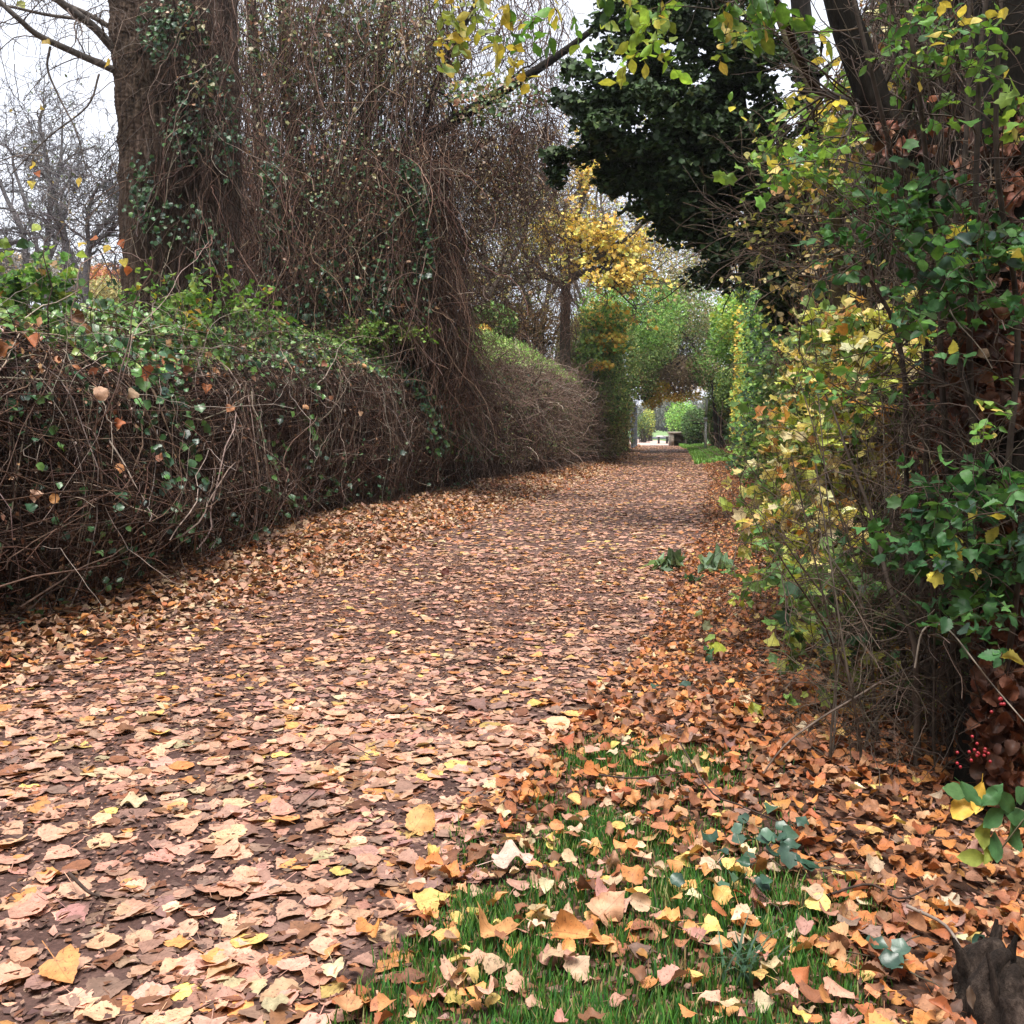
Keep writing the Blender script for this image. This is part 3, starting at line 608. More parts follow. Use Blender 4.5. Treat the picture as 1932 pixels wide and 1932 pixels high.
scatter(A,T_POPM,p,np.array([0,-1,.3])+R.normal(size=(n,3))*.4,np.array([0,0,-1.])+R.normal(size=(n,3))*.5,np.full(n,.095),pick([((.62,.45,.08),4),((.4,.12,.04),1),((.3,.36,.07),1)],n))
A.build('last_leaves',M_LEAF,t)
A=Acc(); w=walk(p+[0,0,.04],np.array([.1,.1,1.])+R.normal(size=(n,3))*.35,R.uniform(.5,1.3,n),9,.18,(.02,0,.05)); tubes(A,w,np.linspace(.0025,.005,9)[None],np.array([.14,.11,.09])); A.build('hanging_twigs',M_TWIG,t)

# climbers on the poplar trunks
def drape(A, n, ur, vr, Yr, Lr, rad=.004, pal=VINE, wob=.12, K=14, g=-.16, bias=None, low=0):
    u=R.uniform(*ur,n); v=R.uniform(*vr,n); Y=R.uniform(*Yr,n)*YS
    p=np.stack([(u-966)/1932*Y,Y,H+(HV-v)/1932*Y],-1)
    if bias is not None: p=p[R.random(n)<bias(u,v)]
    n=len(p); L=R.uniform(*Lr,n)*YS; uu=966+p[:,0]/p[:,1]*1932; vv=HV-(p[:,2]-H)/p[:,1]*1932
    vb=np.interp(uu,[430,700,780,800,880,910,1060,1070],[690,700,720,900,880,480,370,900]); vb=vb+low; L=np.minimum(L,np.maximum((vb-vv)/1932*p[:,1]*1.1,.12))
    d=np.array([0,0,-1.])+R.normal(size=(n,3))*.5
    w=walk(p,d,L,K,wob,(0,0,g)); tubes(A,w,(rad*np.exp(R.normal(size=n).clip(-2,2.2)*.5-.1))[:,None]*np.linspace(1,.55,K)[None],pick(pal,n)); return w
t=thing('climbing_vine',(-3.7,10.5,0),'tangle of brown climber stems and small ivy leaves clinging to the poplar trunk','climber')
A=Acc()
drape(A,480,(330,445),(-60,520),(10.35,10.75),(.6,2.2),.0045,wob=.22)
drape(A,110,(260,330),(250,560),(10.4,10.6),(.4,1.2),.004,wob=.3)
drape(A,170,(310,450),(-60,250),(10.2,10.6),(.3,1.2),.004,wob=.35)
A.build('stems',M_TWIG,t)
A=Acc()
for (u,v,ru,rv,n,pl_) in ((300,60,45,70,150,0),(390,160,60,60,160,1),(355,250,60,70,170,0),(270,330,30,50,60,0),(265,390,30,50,70,0),(350,60,60,60,110,1),(330,420,70,60,90,0),(430,260,25,90,90,0),(400,470,40,60,90,0),(335,20,40,30,60,1)):
    p=ell(u,v,10.4,ru,rv,.15,n); n=len(p)
    scatter(A,T_IVY,p,np.array([0,-.8,.5])+R.normal(size=(n,3))*.5,np.array([0,0,-1.])+R.normal(size=(n,3))*.6,R.uniform(.03,.065,n),pick(IVG if pl_==0 else [((.3,.27,.14),3),((.36,.2,.1),2)]+IVG,n))
A.build('ivy_leaves',M_IVY,t)

# vine-draped trees right of the poplar
YS=1.22
t=thing('vine_draped_tree',(-2.9,15.8,0),'tree buried under a tall hanging curtain of brown vines between the poplar and the path','tree')
A=Acc(); skel=[([(610,700,13.2),(615,520,13),(640,400,12.8),(700,320,12.6),(760,290,12.4),(860,225,12),(960,165,11.8),(1060,100,11.7),(1150,30,11.6)],.17,.035),
   ([(600,650,13.2),(570,400,13.2),(545,180,13.1),(530,-80,13)],.15,.09),([(625,470,13),(690,250,12.8),(720,80,12.7),(740,-120,12.7)],.1,.06),
   ([(500,640,13.4),(490,300,13.2),(470,-80,13)],.11,.07),([(740,640,13.4),(760,450,13),(820,330,12.8),(930,260,12.5)],.07,.04),([(800,230,12.2),(840,120,12.2),(900,0,12.2),(930,-80,12.2)],.05,.03)]
SK=[]
for pts,r0,r1 in skel:
    C=smooth(PP(pts,13),30); SK.append(C); tubes(A,C[None],np.linspace(r0,r1,30)[None],np.array([.075,.055,.042]),10)
    c1,r=kids(C[None],np.linspace(r0,r1,30)[None],14,.15,1,1.0,1.2,9,.3,(0,0,-.02),.3); tubes(A,c1,np.maximum(r,.006),np.array([.1,.07,.055]),5)
    c2,r2=kids(c1,r,7,.2,1,.9,.7,7,.35,(0,0,-.03),.5); tubes(A,c2,np.maximum(r2,.004),np.array([.13,.09,.07]),3)
A.build('trunk_and_limbs',M_DBARK,t)
A=Acc(); VP=[((.20,.11,.075),5),((.27,.17,.12),4),((.10,.055,.04),5),((.40,.31,.24),1.3)]
drape(A,3200,(430,850),(-90,450),(11.6,13.8),(.7,2.6),.0052,VP,.13)
drape(A,5200,(425,850),(260,640),(11.4,14),(.5,2.0),.0052,VP,.22)
drape(A,2400,(470,860),(430,690),(11.6,14.3),(.3,1.3),.0052,VP,.45,12,-.08)
drape(A,2300,(640,1050),(130,330),(11.4,12.6),(.25,1.0),.0048,VP,.35,12,-.1,lambda u,v:np.clip(1-np.abs(v-(330-(u-700)*.45)-40)/130,0,1))
drape(A,800,(820,1060),(210,420),(11.6,12.6),(.3,1.0),.0048,VP,.4,12,-.1)
drape(A,1100,(560,1080),(-90,150),(11.6,13),(.4,1.3),.0046,VP,.3,12,-.1)
drape(A,1300,(790,890),(560,800),(11.9,13.2),(.4,1.3),.0042,VP,.4,12,-.1)
drape(A,1300,(850,1075),(300,600),(12.2,13.4),(.2,.9),.0034,VP,.45,12,-.08,None,220)
A.build('hanging_vines',M_TWIG,t)
A=Acc()
def leafcloud(A,T,u,v,Y,ru,rv,ry,n,size,pal,up=.4,down=-.6,curl=.4):
    p=ell(u,v,Y,ru,rv,ry,n)
    scatter(A,T,p,np.array([0,-.5,up])+R.normal(size=(n,3))*.6,np.array([0,0,down])+R.normal(size=(n,3))*.6,size*np.exp(R.normal(size=n)*.3),pick(pal,n),curl,.3)
MIXC=[((.06,.12,.05),5),((.3,.27,.13),3),((.34,.17,.09),2),((.12,.18,.07),3)]
leafcloud(A,T_IVY,640,90,12.3,230,160,1,3800,.048,MIXC+[((.3,.34,.1),2)]); leafcloud(A,T_IVY,680,420,11.9,170,220,.8,2600,.036,MIXC); leafcloud(A,T_IVY,500,150,12.3,70,200,1,500,.045,MIXC)
leafcloud(A,T_IVY,620,330,11.6,200,150,.6,600,.045,MIXC+[((.05,.11,.05),5)]); leafcloud(A,T_IVY,750,500,11.6,90,140,.5,260,.045,IVG)
for (u,v,rv) in ((510,440,110),(515,330,70),(790,380,60),(800,470,80),(770,330,30),(620,540,60),(560,600,50),(480,620,40),(600,620,40),(720,580,60)):
    leafcloud(A,T_IVY,u,v,11.5,24,rv,.25,110,.055,IVG)
leafcloud(A,T_IVY,640,560,11.5,190,110,.4,700,.05,IVG+[((.3,.16,.08),2)])
leafcloud(A,T_IVY,930,190,11.6,110,50,.5,700,.045,[((.09,.16,.05),5),((.3,.28,.1),3),((.3,.15,.08),2)])
leafcloud(A,T_IVY,940,330,11.8,110,100,.5,800,.03,[((.28,.2,.11),5),((.4,.3,.15),2),((.2,.1,.06),2),((.12,.16,.06),2)])
leafcloud(A,T_OVM,960,450,12.6,110,130,.5,900,.028,[((.4,.3,.15),3),((.2,.24,.09),3),((.34,.16,.08),2)])
leafcloud(A,T_OVM,800,120,12,90,110,.8,500,.05,[((.35,.24,.12),2),((.22,.25,.09),3)])
A.build('climber_leaves',M_IVY,t)

YS=1.0
# generic tree
def tree(name,label,trunk,r0,r1,Y,lv,leaves=None,bark=(.1,.08,.065),cat='tree',group=None,wob=.25,mat=None,loc=None,leafmat=None,lift=0.04,K0=24,minr=.006):
    C=smooth(PP(trunk[0],Y),K0); b=C[0].copy(); b[2]=float(gz(b[0],b[1])) if b[2]>-.5 else 0
    t=thing(name,b,label,cat,group)
    A=Acc(); tips=[]
    P0=[];R0=[]
    for pts in trunk:
        C=smooth(PP(pts,Y),K0)
        if pts is trunk[0]: C=np.vstack([[C[0,0],C[0,1],-.1],C[:-1]])
        rr=np.linspace(r0,r1,K0)*(1 if pts is trunk[0] else .7); P0.append(C);R0.append(rr)
    P0=np.array(P0);R0=np.array(R0)
    tubes(A,P0,R0,np.array(bark),9); A.build('trunk',M_TWIG,t)
    B=Acc(); c,r=P0,R0
    for (n,t0,t1,ang,L,K,w,g,rf) in lv:
        c,r=kids(c,r,n,t0,t1,ang,L,K,w,(0,0,g),rf); r=np.maximum(r,minr); tubes(B,c,r,pick([(bark,1)],len(c)),4 if len(c)<400 else 3)
    B.build('branches',M_TWIG,t)
    if leaves:
        F=Acc()
        for (T,n,size,pal,flt) in leaves:
            i=R.integers(0,len(c),n); f=R.integers(c.shape[1]//3,c.shape[1],n); p=c[i,f]+R.normal(size=(n,3))*size*.8
            if flt is not None:
                u=966+p[:,0]/p[:,1]*1932; v=HV-(p[:,2]-H)/p[:,1]*1932; k=R.random(n)<flt(u,v); p=p[k]
            m_=len(p)
            scatter(F,T,p,np.array([0,-.2,.7])+R.normal(size=(m_,3))*.6,rnd(m_)+np.array([0,0,-.3]),size*np.exp(R.normal(size=m_)*.25),pick(pal,m_))
        F.build('foliage',leafmat or M_FAR,t)
    return t,c
# bare trees far left
BT=(.17,.155,.155)
BT=(.2,.185,.185)
tree('bare_tree','bare grey tree with crooked stems, farthest left beyond the hedge',[[(50,560),(48,470),(40,430),(15,380),(0,345),(-30,280)],[(45,455),(20,460),(0,490),(-30,480)],[(75,560),(70,470),(50,390),(25,310),(28,290)]],.085,.03,24,[(11,.15,1,.9,1.6,9,.3,.0,.5),(7,.15,1,.8,.8,8,.4,0,.5),(5,.1,1,.9,.45,7,.5,0,.5)],None,BT,group='bare trees beyond the near hedge')
tree('bare_tree','bare grey tree with upright twin stems and curly twigs, middle one left of the poplar',[[(90,560),(88,480),(95,380),(88,300),(75,230),(90,190)],[(88,500),(110,440),(106,370),(115,300),(118,220)],[(130,560),(120,450),(110,400),(104,350),(128,300),(180,275)]],.10,.03,26,[(12,.15,1,.8,1.6,9,.32,.02,.5),(7,.1,1,.8,.8,8,.42,0,.5),(5,.1,1,.9,.45,7,.5,0,.5)],[(T_LOW,250,.09,[((.12,.15,.08),3),((.4,.3,.1),1)],None)],BT,group='bare trees beyond the near hedge')
tree('bare_tree','bare grey tree whose limbs spread low toward the poplar trunk',[[(160,570),(165,490),(175,450),(200,420),(235,390),(270,370)],[(170,470),(165,420),(180,360),(225,330)],[(172,455),(205,440),(235,412),(300,400)],[(160,540),(130,470),(115,380),(135,330)]],.08,.03,22,[(11,.15,1,.9,1.4,9,.32,.0,.5),(6,.1,1,.8,.75,8,.42,0,.5),(8,.1,1,.9,.45,7,.5,0,.5)],[(T_LOW,300,.07,[((.12,.16,.08),3),((.35,.28,.1),1)],None)],BT,group='bare trees beyond the near hedge')
def bush(name,label,u,v,Y,ru,rv,ry,n,size,pal,T=T_LOW,cat='bush',group=None,tw=120,tcol=(.1,.08,.07),mat=None,holes=.3,fq=1.2,trk=.05):
    c=P(u,v,Y); t=thing(name,(c[0],c[1],0),label,cat,group)
    A=Acc(); N=tw; st=np.array([c[0],c[1],0.])+R.normal(size=(N,3))*np.array([ru/1932*Y*.3,ry*.3,0]); top=ell(u,v,Y,ru*.9,rv*.9,ry*.9,N)
    s=np.linspace(0,1,9)[None,:,None]; st[:,2]=0; pth=st[:,None]*(1-s)+top[:,None]*s; pth[:,:,2]=(top[:,2:3])*(s[...,0]**.8); pth[:,1:-1]+=R.normal(size=(N,7,3))*.05*ry
    tubes(A,pth,np.linspace(trk*.35,.008,9)[None],np.array(tcol)); A.build('stems',M_TWIG,t)
    A=Acc(); p=ell(u,v,Y,ru,rv,ry,n); k=noise(p,fq/max(ry,.3)*1.6)>-holes*1.2+R.normal(size=len(p))*.15; 
    p=p[k]; m_=len(p)
    scatter(A,T,p,np.array([0,-.3,.6])+R.normal(size=(m_,3))*.6,rnd(m_)+np.array([0,0,-.3]),size*np.exp(R.normal(size=m_)*.3),pick(pal,m_)); A.build('foliage',mat or M_FAR,t)
    return t
GY=(.19,.18,.17)
bush('bush','large grey brown thicket behind the bare trees at the left',120,530,38,125,50,3,5500,.13,[(GY,5),((.22,.2,.14),2),((.3,.22,.12),1)],tw=110,tcol=GY,holes=.9)
bush('bush','yellow orange autumn bush at the far left edge beyond the hedge',25,520,42,50,45,2,3500,.13,[((.55,.38,.16),4),((.5,.25,.12),2),(GY,2)],tw=60,holes=.5)
bush('bush','russet autumn bush between the bare trees and the poplar trunk',215,540,36,45,40,2,3000,.12,[((.42,.16,.1),4),((.5,.3,.12),2)],tw=60,holes=.4)
bush('bush','pale yellow autumn bush low beside the poplar trunk',235,560,30,50,38,2,3500,.10,[((.5,.45,.2),4),((.3,.3,.14),2)],tw=60,holes=.5)

# middle distance trees between vine curtain and tunnel
SPARSE=[((.60,.48,.25),4),((.36,.40,.14),4),((.56,.34,.19),3),((.22,.3,.11),2)]  # leaf tones lightened to stand in for backlight
yf=lambda u,v: np.clip(.55*np.exp(-(((u-1120)/95)**2+((v-455)/50)**2))+.5*np.exp(-(((u-1060)/30)**2+((v-440)/45)**2))+np.exp(-(((u-1120)/35)**2+((v-330)/30)**2))*.7+.7*np.exp(-(((u-1165)/45)**2+((v-520)/22)**2))+.03,0,1)
t,c=tree('maple_tree','slender leaning tree with bright yellow leaf clusters in the middle distance',[[(1068,760),(1066,640),(1068,540),(1072,480),(1086,420),(1100,370),(1118,320),(1130,250)],[(1068,520),(1095,500),(1120,490),(1180,450),(1230,410),(1300,400)],[(1085,430),(1050,400),(1000,390),(950,350)],[(1075,520),(1130,512),(1190,515)],[(1068,540),(1020,520),(950,540),(890,530)]],.17,.05,28.3,
  [(12,.2,1,.9,1.9,9,.25,.02,.45),(7,.15,1,.8,1.0,7,.3,0,.5),(5,.1,1,.8,.5,6,.35,0,.5)],
  [(T_MAP,24000,.105,[((.85,.62,.14),5),((.78,.50,.12),2),((.6,.58,.18),2)],yf),(T_MAP,1500,.075,SPARSE,None)],(.085,.065,.05))
A=Acc(); drape(A,420,(1040,1090),(480,620),(27.3,28),(.4,1.3),.006,VP,.3); A.build('clinging_vines',M_TWIG,t)
for i,(u,Y,lab,nl) in enumerate([(905,27,'thin leafless tangle of a tree just right of the vine curtain',2600),(985,30,'wispy brown leaved tree standing behind the far hedge',4200),(1040,34,'pale sparse tree left of the yellow leaved tree',4200),(1150,39,'wispy half bare tree right of the yellow leaved tree',4500),(1420,36,'half bare tree leaning over the tunnel of the path',4500),(1425,32,'sparse greenish tree above the right side of the tunnel',5000),(830,24,'thin tree half hidden by the vine curtain',3000),(1130,46,'tall faint tree farthest behind the yellow leaves',5000)]):
    s=R.normal(size=8)*14
    tree('young_tree',lab,[[(u,790),(u+s[0]-(30 if u>1300 else 0),650),(u+s[1]-(70 if u>1300 else 0),520),(u+s[2]-(100 if u>1300 else 0),380),(u+s[3]*1.5-(110 if u>1300 else 0),230)],[(u+s[0],640),(u-60+s[4],520),(u-110+s[5],430)],[(u+s[1],560),(u+60+s[6],450),(u+110+s[7],360)]],.12,.03,Y,
      [(10,.15,1,.9,2.0*Y/27,9,.25,.02,.45),(7,.15,1,.8,1.1*Y/27,7,.3,0,.5),(5,.1,1,.8,.6*Y/27,6,.35,0,.55)],[(T_LOW,int(nl*.7),.085,SPARSE,None)],(.16,.125,.10),group='sparse autumn trees in the middle distance')
bush('leafy_tree','bright green leaved small tree behind the pale hedge top',925,610,27,55,35,1.5,3500,.09,[((.12,.24,.06),3),((.2,.3,.08),2)],T_MAP,'tree',holes=.3)
bush('leafy_tree','small golden leaved tree just above the pale green hedge top',890,628,22,38,18,.7,900,.09,[((.75,.48,.09),3),((.6,.4,.12),2)],T_MAP,'tree',holes=.2)
bush('leafy_tree','russet brown leaved thicket behind the pale hedge top',985,620,30,90,50,1.5,5000,.08,[((.36,.22,.12),3),((.25,.2,.1),3),((.45,.28,.12),1)],T_LOW,'tree',holes=.5,tw=200)

# tall green hedge left of the tunnel, arching over the path
def leafmass(A,blobs,size,T,dens):
    for (u,v,Y,ru,rv,ry,n,pal) in blobs:
        p=ell(u,v,Y,ru,rv,ry,int(n*dens)); k=noise(p,1.1)+noise(p,2.7)*.5>-.55+R.normal(size=len(p))*.2; p=p[k]; m_=len(p)
        scatter(A,T,p,np.array([0,-.4,.6])+R.normal(size=(m_,3))*.55,rnd(m_)*.7+np.array([0,0,-.4]),size*np.exp(R.normal(size=m_)*.3),pick(pal,m_))
G1=[((.17,.27,.08),5),((.24,.36,.10),4),((.42,.44,.13),2),((.08,.15,.05),3)]
G2=[((.19,.38,.08),5),((.30,.48,.11),3),((.10,.22,.06),2)]
Y1=[((.82,.60,.12),3),((.78,.48,.12),2),((.5,.5,.12),2)]
OL=[((.28,.26,.12),4),((.38,.34,.16),3),((.12,.13,.05),3),((.34,.2,.1),1)]
t=thing('tall_hedge',(4.0,36,0),'tall olive green leafy hedge left of the path tunnel','hedge')
A=Acc()
for k,(y0,y1,hh) in enumerate([(30.5,46.8,4.6)]):
    hh3=Hedge(y0,y1,([30,34,42,50],[3.2,4.4,4.3,3.2]),.7,1.2,1.5); hh3.lk=3.5; hh3.core(A,-.45)
A.build('inner_shade_core',M_CORE,t)
A=Acc(); hh3.strands(A,1500,.05,.7,9,.15,-.02,.008,(-.3,.2),P2,1.5); A.build('stems',M_TWIG,t)
A=Acc(); hh3.leaves(A,30000,.01,.8,.075,G1+[((.25,.2,.09),3)],T_LOW,(-.35,.35),tilt=.6)
leafmass(A,[(1150,690,31,60,130,1.5,9000,G1),(1190,590,33,110,75,2,9000,G2),(1130,620,31,50,60,1.2,4000,G2+Y1),(1225,640,36,60,60,2,5000,G1),(1150,790,32,50,70,1.2,5000,OL)],.085,T_LOW,1)
leafmass(A,[(1145,640,29.5,42,11,.8,600,Y1),(1140,615,29.5,34,10,.8,400,Y1+G2),(1135,690,29.5,30,10,.7,380,Y1),(1160,658,29.5,36,9,.8,300,Y1+G2),(1150,600,29.5,60,30,1,700,G2+Y1),(1120,660,29.5,40,50,1,700,G1+G2)],.09,T_MAP,1)
A.build('foliage',M_FAR,t)
A=Acc(); leafmass(A,[(1085,720,30.6,40,70,1,3500,OL+G1),(1075,640,31,30,40,1,1200,OL),(1110,760,31,30,80,1,3500,G1+OL)],.075,T_LOW,1); A.build('outer_foliage',M_FAR,t)
t=thing('arching_tree',(7.5,44,0),'pale brown and golden crown arching over the path at the end of the tunnel','tree')
A=Acc(); 
for pts in ([(1362,840,47),(1352,740,46),(1310,690,44),(1260,680,44),(1220,700,44)],[(1180,830,45),(1185,740,45),(1225,700,43),(1270,685,43),(1310,690,43)],[(1352,740,46),(1300,640,44),(1230,600,44)]):
    C=smooth(PP(pts,44),20); C[0,2]=0; tubes(A,C[None],np.linspace(.1,.04,20)[None],np.array([.1,.08,.07]),7)
    c1,r=kids(C[None],np.full((1,20),.04),30,.25,1,.9,1.6,8,.3,(0,0,-.02),.5); tubes(A,c1,r,np.array([.2,.16,.14]),3)
    c2,r=kids(c1,r,9,.2,1,.9,.9,6,.35,(0,0,-.03),.6); tubes(A,c2,np.maximum(r,.008),np.array([.22,.18,.16]),3)
A.build('trunks_and_branches',M_TWIG,t)
A=Acc(); BRP=[((.5,.38,.28),4),((.55,.45,.27),2),((.4,.28,.2),3)]
leafmass(A,[(1275,705,44,60,38,2.5,6500,BRP),(1235,735,43,32,20,1.5,1600,Y1),(1280,748,46,50,12,1.5,1200,Y1+[((.8,.5,.15),4)]),(1230,760,45,20,14,1,500,Y1),(1270,650,45,70,50,3,4500,OL+G1),(1320,610,46,40,40,3,2200,OL),(1300,720,50,50,25,2,1800,BRP),(1320,540,42,70,50,2.5,2300,OL+G2),(1270,510,40,60,50,2.5,2200,OL+[((.5,.42,.15),3)]),(1360,470,40,60,60,2.5,1800,OL),(1355,650,46,38,60,2,4800,G1+G2),(1355,735,48,26,50,1.5,3600,G1),(1215,690,44,30,40,2,2500,G1+OL),(1290,600,44,80,40,3,4000,OL+G1),(1212,700,42,32,60,2,4500,G1+OL),(1245,640,42,40,45,2,3500,G2+OL),(1330,690,42,35,40,2,2500,G2+OL),(1265,560,40,60,35,2,2500,G2+OL)],.10,T_LOW,1)
A.build('foliage',M_FAR,t)
# shrubs seen through the gate
for (u,v,Y,ru,rv,ry,n,pal,lab) in ((1213,805,66,13,26,1.5,1500,[((.09,.15,.05),3),((.3,.34,.08),1)],'small dark green shrub just beyond the mesh gate'),(1224,795,72,12,28,1.5,1200,[((.4,.42,.1),3),((.2,.28,.08),2)],'yellow green shrub behind the mesh gate'),(1285,790,62,32,40,2.5,4200,G2,'bright green shrub overhanging the stone block beyond the tunnel'),(1312,805,54,26,38,1.5,4500,[((.06,.12,.04),4),((.12,.2,.06),2)],'dark green shrub just left of the metal post'),(1352,790,49,24,58,1.2,6500,[((.09,.17,.05),4),((.18,.28,.07),3)],'green shrub right behind the metal post')):
    bush('shrub',lab,u,v,Y,ru,rv,ry,n,.11,pal,T_LOW,'shrub','shrubs around the gate at the end of the path',60,holes=.5)
# hazy far trees across the meadow
for i in range(17):
    u=1150+i*13+R.normal()*4; Y=R.uniform(150,230); hpx=R.uniform(38,70)
    bush('far_tree',['misty grey blue far tree beyond the meadow, left part of the row','misty grey blue far tree beyond the meadow, middle of the row','misty grey blue far tree beyond the meadow, right part of the row'][min(2,i//6)],u,812-hpx*.5,Y,R.uniform(9,14),hpx*.5,4,900,.55,[((.12,.13,.11),3),((.2,.17,.1),1)],T_LOW,'tree','misty trees across the meadow',40,holes=.7,trk=.5)
for i in range(26):
    u=-40+i*52+R.normal()*12; Y=R.uniform(75,120)
    if 1180<u<1300: continue
    bush('far_tree','hazy autumn tree of the far belt '+['left of the poplar','behind the vine curtain','behind the middle trees'][0 if u<240 else 1 if u<850 else 2],u,780-(5 if u<240 else 45),Y,R.uniform(30,45),R.uniform(45,60) if u<240 else R.uniform(55,90),5,1500,.4,[((.3,.27,.2),3),((.35,.27,.14),1),((.2,.22,.14),2)],T_LOW,'tree','hazy belt of trees far behind',40,holes=.6,trk=.5)

# ------------------------------------------------------------------ gate, post, stone block, bench
M_STEEL=flat_mat('galvanised_steel',(.24,.27,.33),.45,.7,.2,4); M_WHITE=flat_mat('white_paint',(.75,.76,.78),.5,0,.1,6); M_STONE=flat_mat('mossy_stone',(.30,.26,.21),.9,0,.35,5); M_DARK=flat_mat('dark_metal',(.05,.05,.055),.6,.3,.2,5)
g0=np.array([5.62,48.,0]); g1=np.array([6.5,53.5,0]); gd=nrm((g1-g0)[None])[0]; GL=float(np.linalg.norm(g1-g0))
t=thing('mesh_gate',(g0+g1)/2,'tall grey steel mesh gate leaf standing open on the left of the path','gate')
GHT=2.15
for q in (g0,g1,(g0+g1)/2):
    A=Acc(); tubes(A,np.array([[q+[0,0,-.1],q+[0,0,GHT]]]),np.array([[.05,.05]]),(.4,.4,.4),8); A.build('post',M_STEEL,t)
A=Acc()
for z in (.12,.55,.95,1.15,1.6,2.05): tubes(A,np.array([[g0+[0,0,z],g1+[0,0,z]]]),np.array([[.02,.02]]),(.5,.5,.5),6)
A.build('rail',M_STEEL,t)
A=Acc(); w=[]
for k in np.arange(.05,GL,.1): q=g0+gd*k; w.append([q+[0,0,.1],q+[0,0,2.08]])
tubes(A,np.array(w),np.array([[.008,.008]]),(.5,.5,.5),4); w=[]
for z in np.arange(.1,2.1,.1): w.append([g0+[.02,0,z],g1+[.02,0,z]])
tubes(A,np.array(w),np.array([[.006,.006]]),(.5,.5,.5),4); A.build('wire_mesh',M_STEEL,t)
pp=P(1331,850,42.5); t=thing('gate_post',(pp[0],42.5,0),'slim white and grey metal post with a bracket on the right of the path','post')
for nm,z0,z1,r,mm,dx in (('lower_tube',-.1,1.38,.055,M_WHITE,0),('bracket',1.36,1.46,.1,M_WHITE,0),('coupling',1.46,1.60,.03,M_DARK,.02),('upper_tube',1.58,2.22,.052,M_WHITE,.03)):
    A=Acc(); tubes(A,np.array([[[pp[0]+dx,42.5,z0],[pp[0]+dx,42.5,z0+.001],[pp[0]+dx*1.2+.01*z1,42.5,z1-.001],[pp[0]+dx*1.2+.01*z1,42.5,z1]]]),np.array([[r*.01,r,r*.95,r*.01]]),(.5,.5,.5),10); A.build(nm,mm,t)
A=Acc(); box(A,(pp[0]-.28,42.5,1.22),(.5,.05,.05)); A.build('arm',M_DARK,t)
A=Acc(); box(A,(pp[0],42.49,2.235),(.28,.03,.02)); A.build('cap_plate',M_WHITE,t)
bx=P(1281,842,56); t=thing('stone_block',(bx[0],56,0),'low square stone structure with a thick top slab beside the path end','stone table')
A=Acc(); box(A,(bx[0],56,.74),(1.15,.8,.10)); A.build('top_slab',M_STONE,t)
for dx in (-.42,.42):
    A=Acc(); box(A,(bx[0]+dx,56,.34),(.2,.7,.70)); A.build('support',M_STONE,t)
A=Acc(); box(A,(bx[0],56.2,.34),(.63,.1,.7)); A.build('back_panel',flat_mat('dark_brown_stone',(.14,.11,.08),.9,0,.4,6),t)  # back panel is a darker brown than slab and supports
bx=P(1260,832,60); t=thing('bench',(bx[0],62,0),'small white topped bench left of the stone block','bench')
A=Acc(); box(A,(bx[0],62,.47),(.75,.35,.07)); A.build('seat',M_WHITE,t)
for dx in (-.25,.25):
    A=Acc(); box(A,(bx[0]+dx,62,.21),(.09,.28,.44)); A.build('leg',M_DARK,t)

# ------------------------------------------------------------------ right side, from far to near
YG=[((.30,.42,.07),4),((.50,.55,.10),3),((.16,.28,.06),3),((.72,.6,.12),2)]
DG=[((.035,.085,.035),5),((.05,.12,.045),4),((.08,.17,.055),2),((.06,.09,.065),2)]
rf=lambda y: -hr(y)
class RHedge(Hedge):
    def pt(s,y,t,off=0):
        p=Hedge.pt(s,y,t,off); p[...,0]*=-1; return p
def rface(y): return -hr(y)
t=thing('yellowing_hedge',(7,30,0),'yellow green hedge lining the right side of the path toward the post','hedge')
h4=RHedge(13.5,58,([13,16,22,32,45,58],[3.4,4.2,5.0,5.6,5.2,4.0]),.8,.8,1,lambda y:rface(y)-.4); h4.lk=2.2
A=Acc(); h4.core(A,-.5); A.build('inner_shade_core',M_CORE,t)
A=Acc(); h4.strands(A,1500,.05,.7,9,.15,-.02,.006,(-.3,.2),P2,1.5); A.build('stems',M_TWIG,t)
A=Acc(); h4.leaves(A,34000,.01,.8,.062,G1+[((.07,.13,.045),5)],T_LOWW,(-.4,.35),tilt=.6)
def band(A,y0,y1,n,size,pal,T,t0=.02,t1=.6,off=(.1,.5)):
    y=R.uniform(y0,y1,n); tt=R.uniform(t0,t1,n); p=h4.pt(y,tt,R.uniform(*off,n)); nn=np.array([-.3,-.5,.6])+R.normal(size=(n,3))*.5
    scatter(A,T,p,nn,rnd(n)*.7+np.array([0,0,-.4]),size*np.exp(R.normal(size=n)*.25),pick(pal,n))
band(A,17,34,11000,.06,YG,T_LOWW); band(A,16,21,3500,.065,YG[:3]+G2,T_LOWW); band(A,14,18,5000,.06,DG+G2,T_LOWW,.02,.7); band(A,22,26,1800,.06,[((.75,.58,.1),3),((.7,.4,.1),1)],T_LOWW,.05,.5,(.3,.6))
leafmass(A,[(1400,600,26,60,60,1.5,3000,YG[:3]+G2),(1375,640,32,38,50,1.5,2500,G2),(1368,740,36,20,50,1,2000,G1),(1430,540,22,40,40,1.2,2000,YG[:3]+DG)],.075,T_LOWW,1)
A.build('foliage',M_LEAF,t)

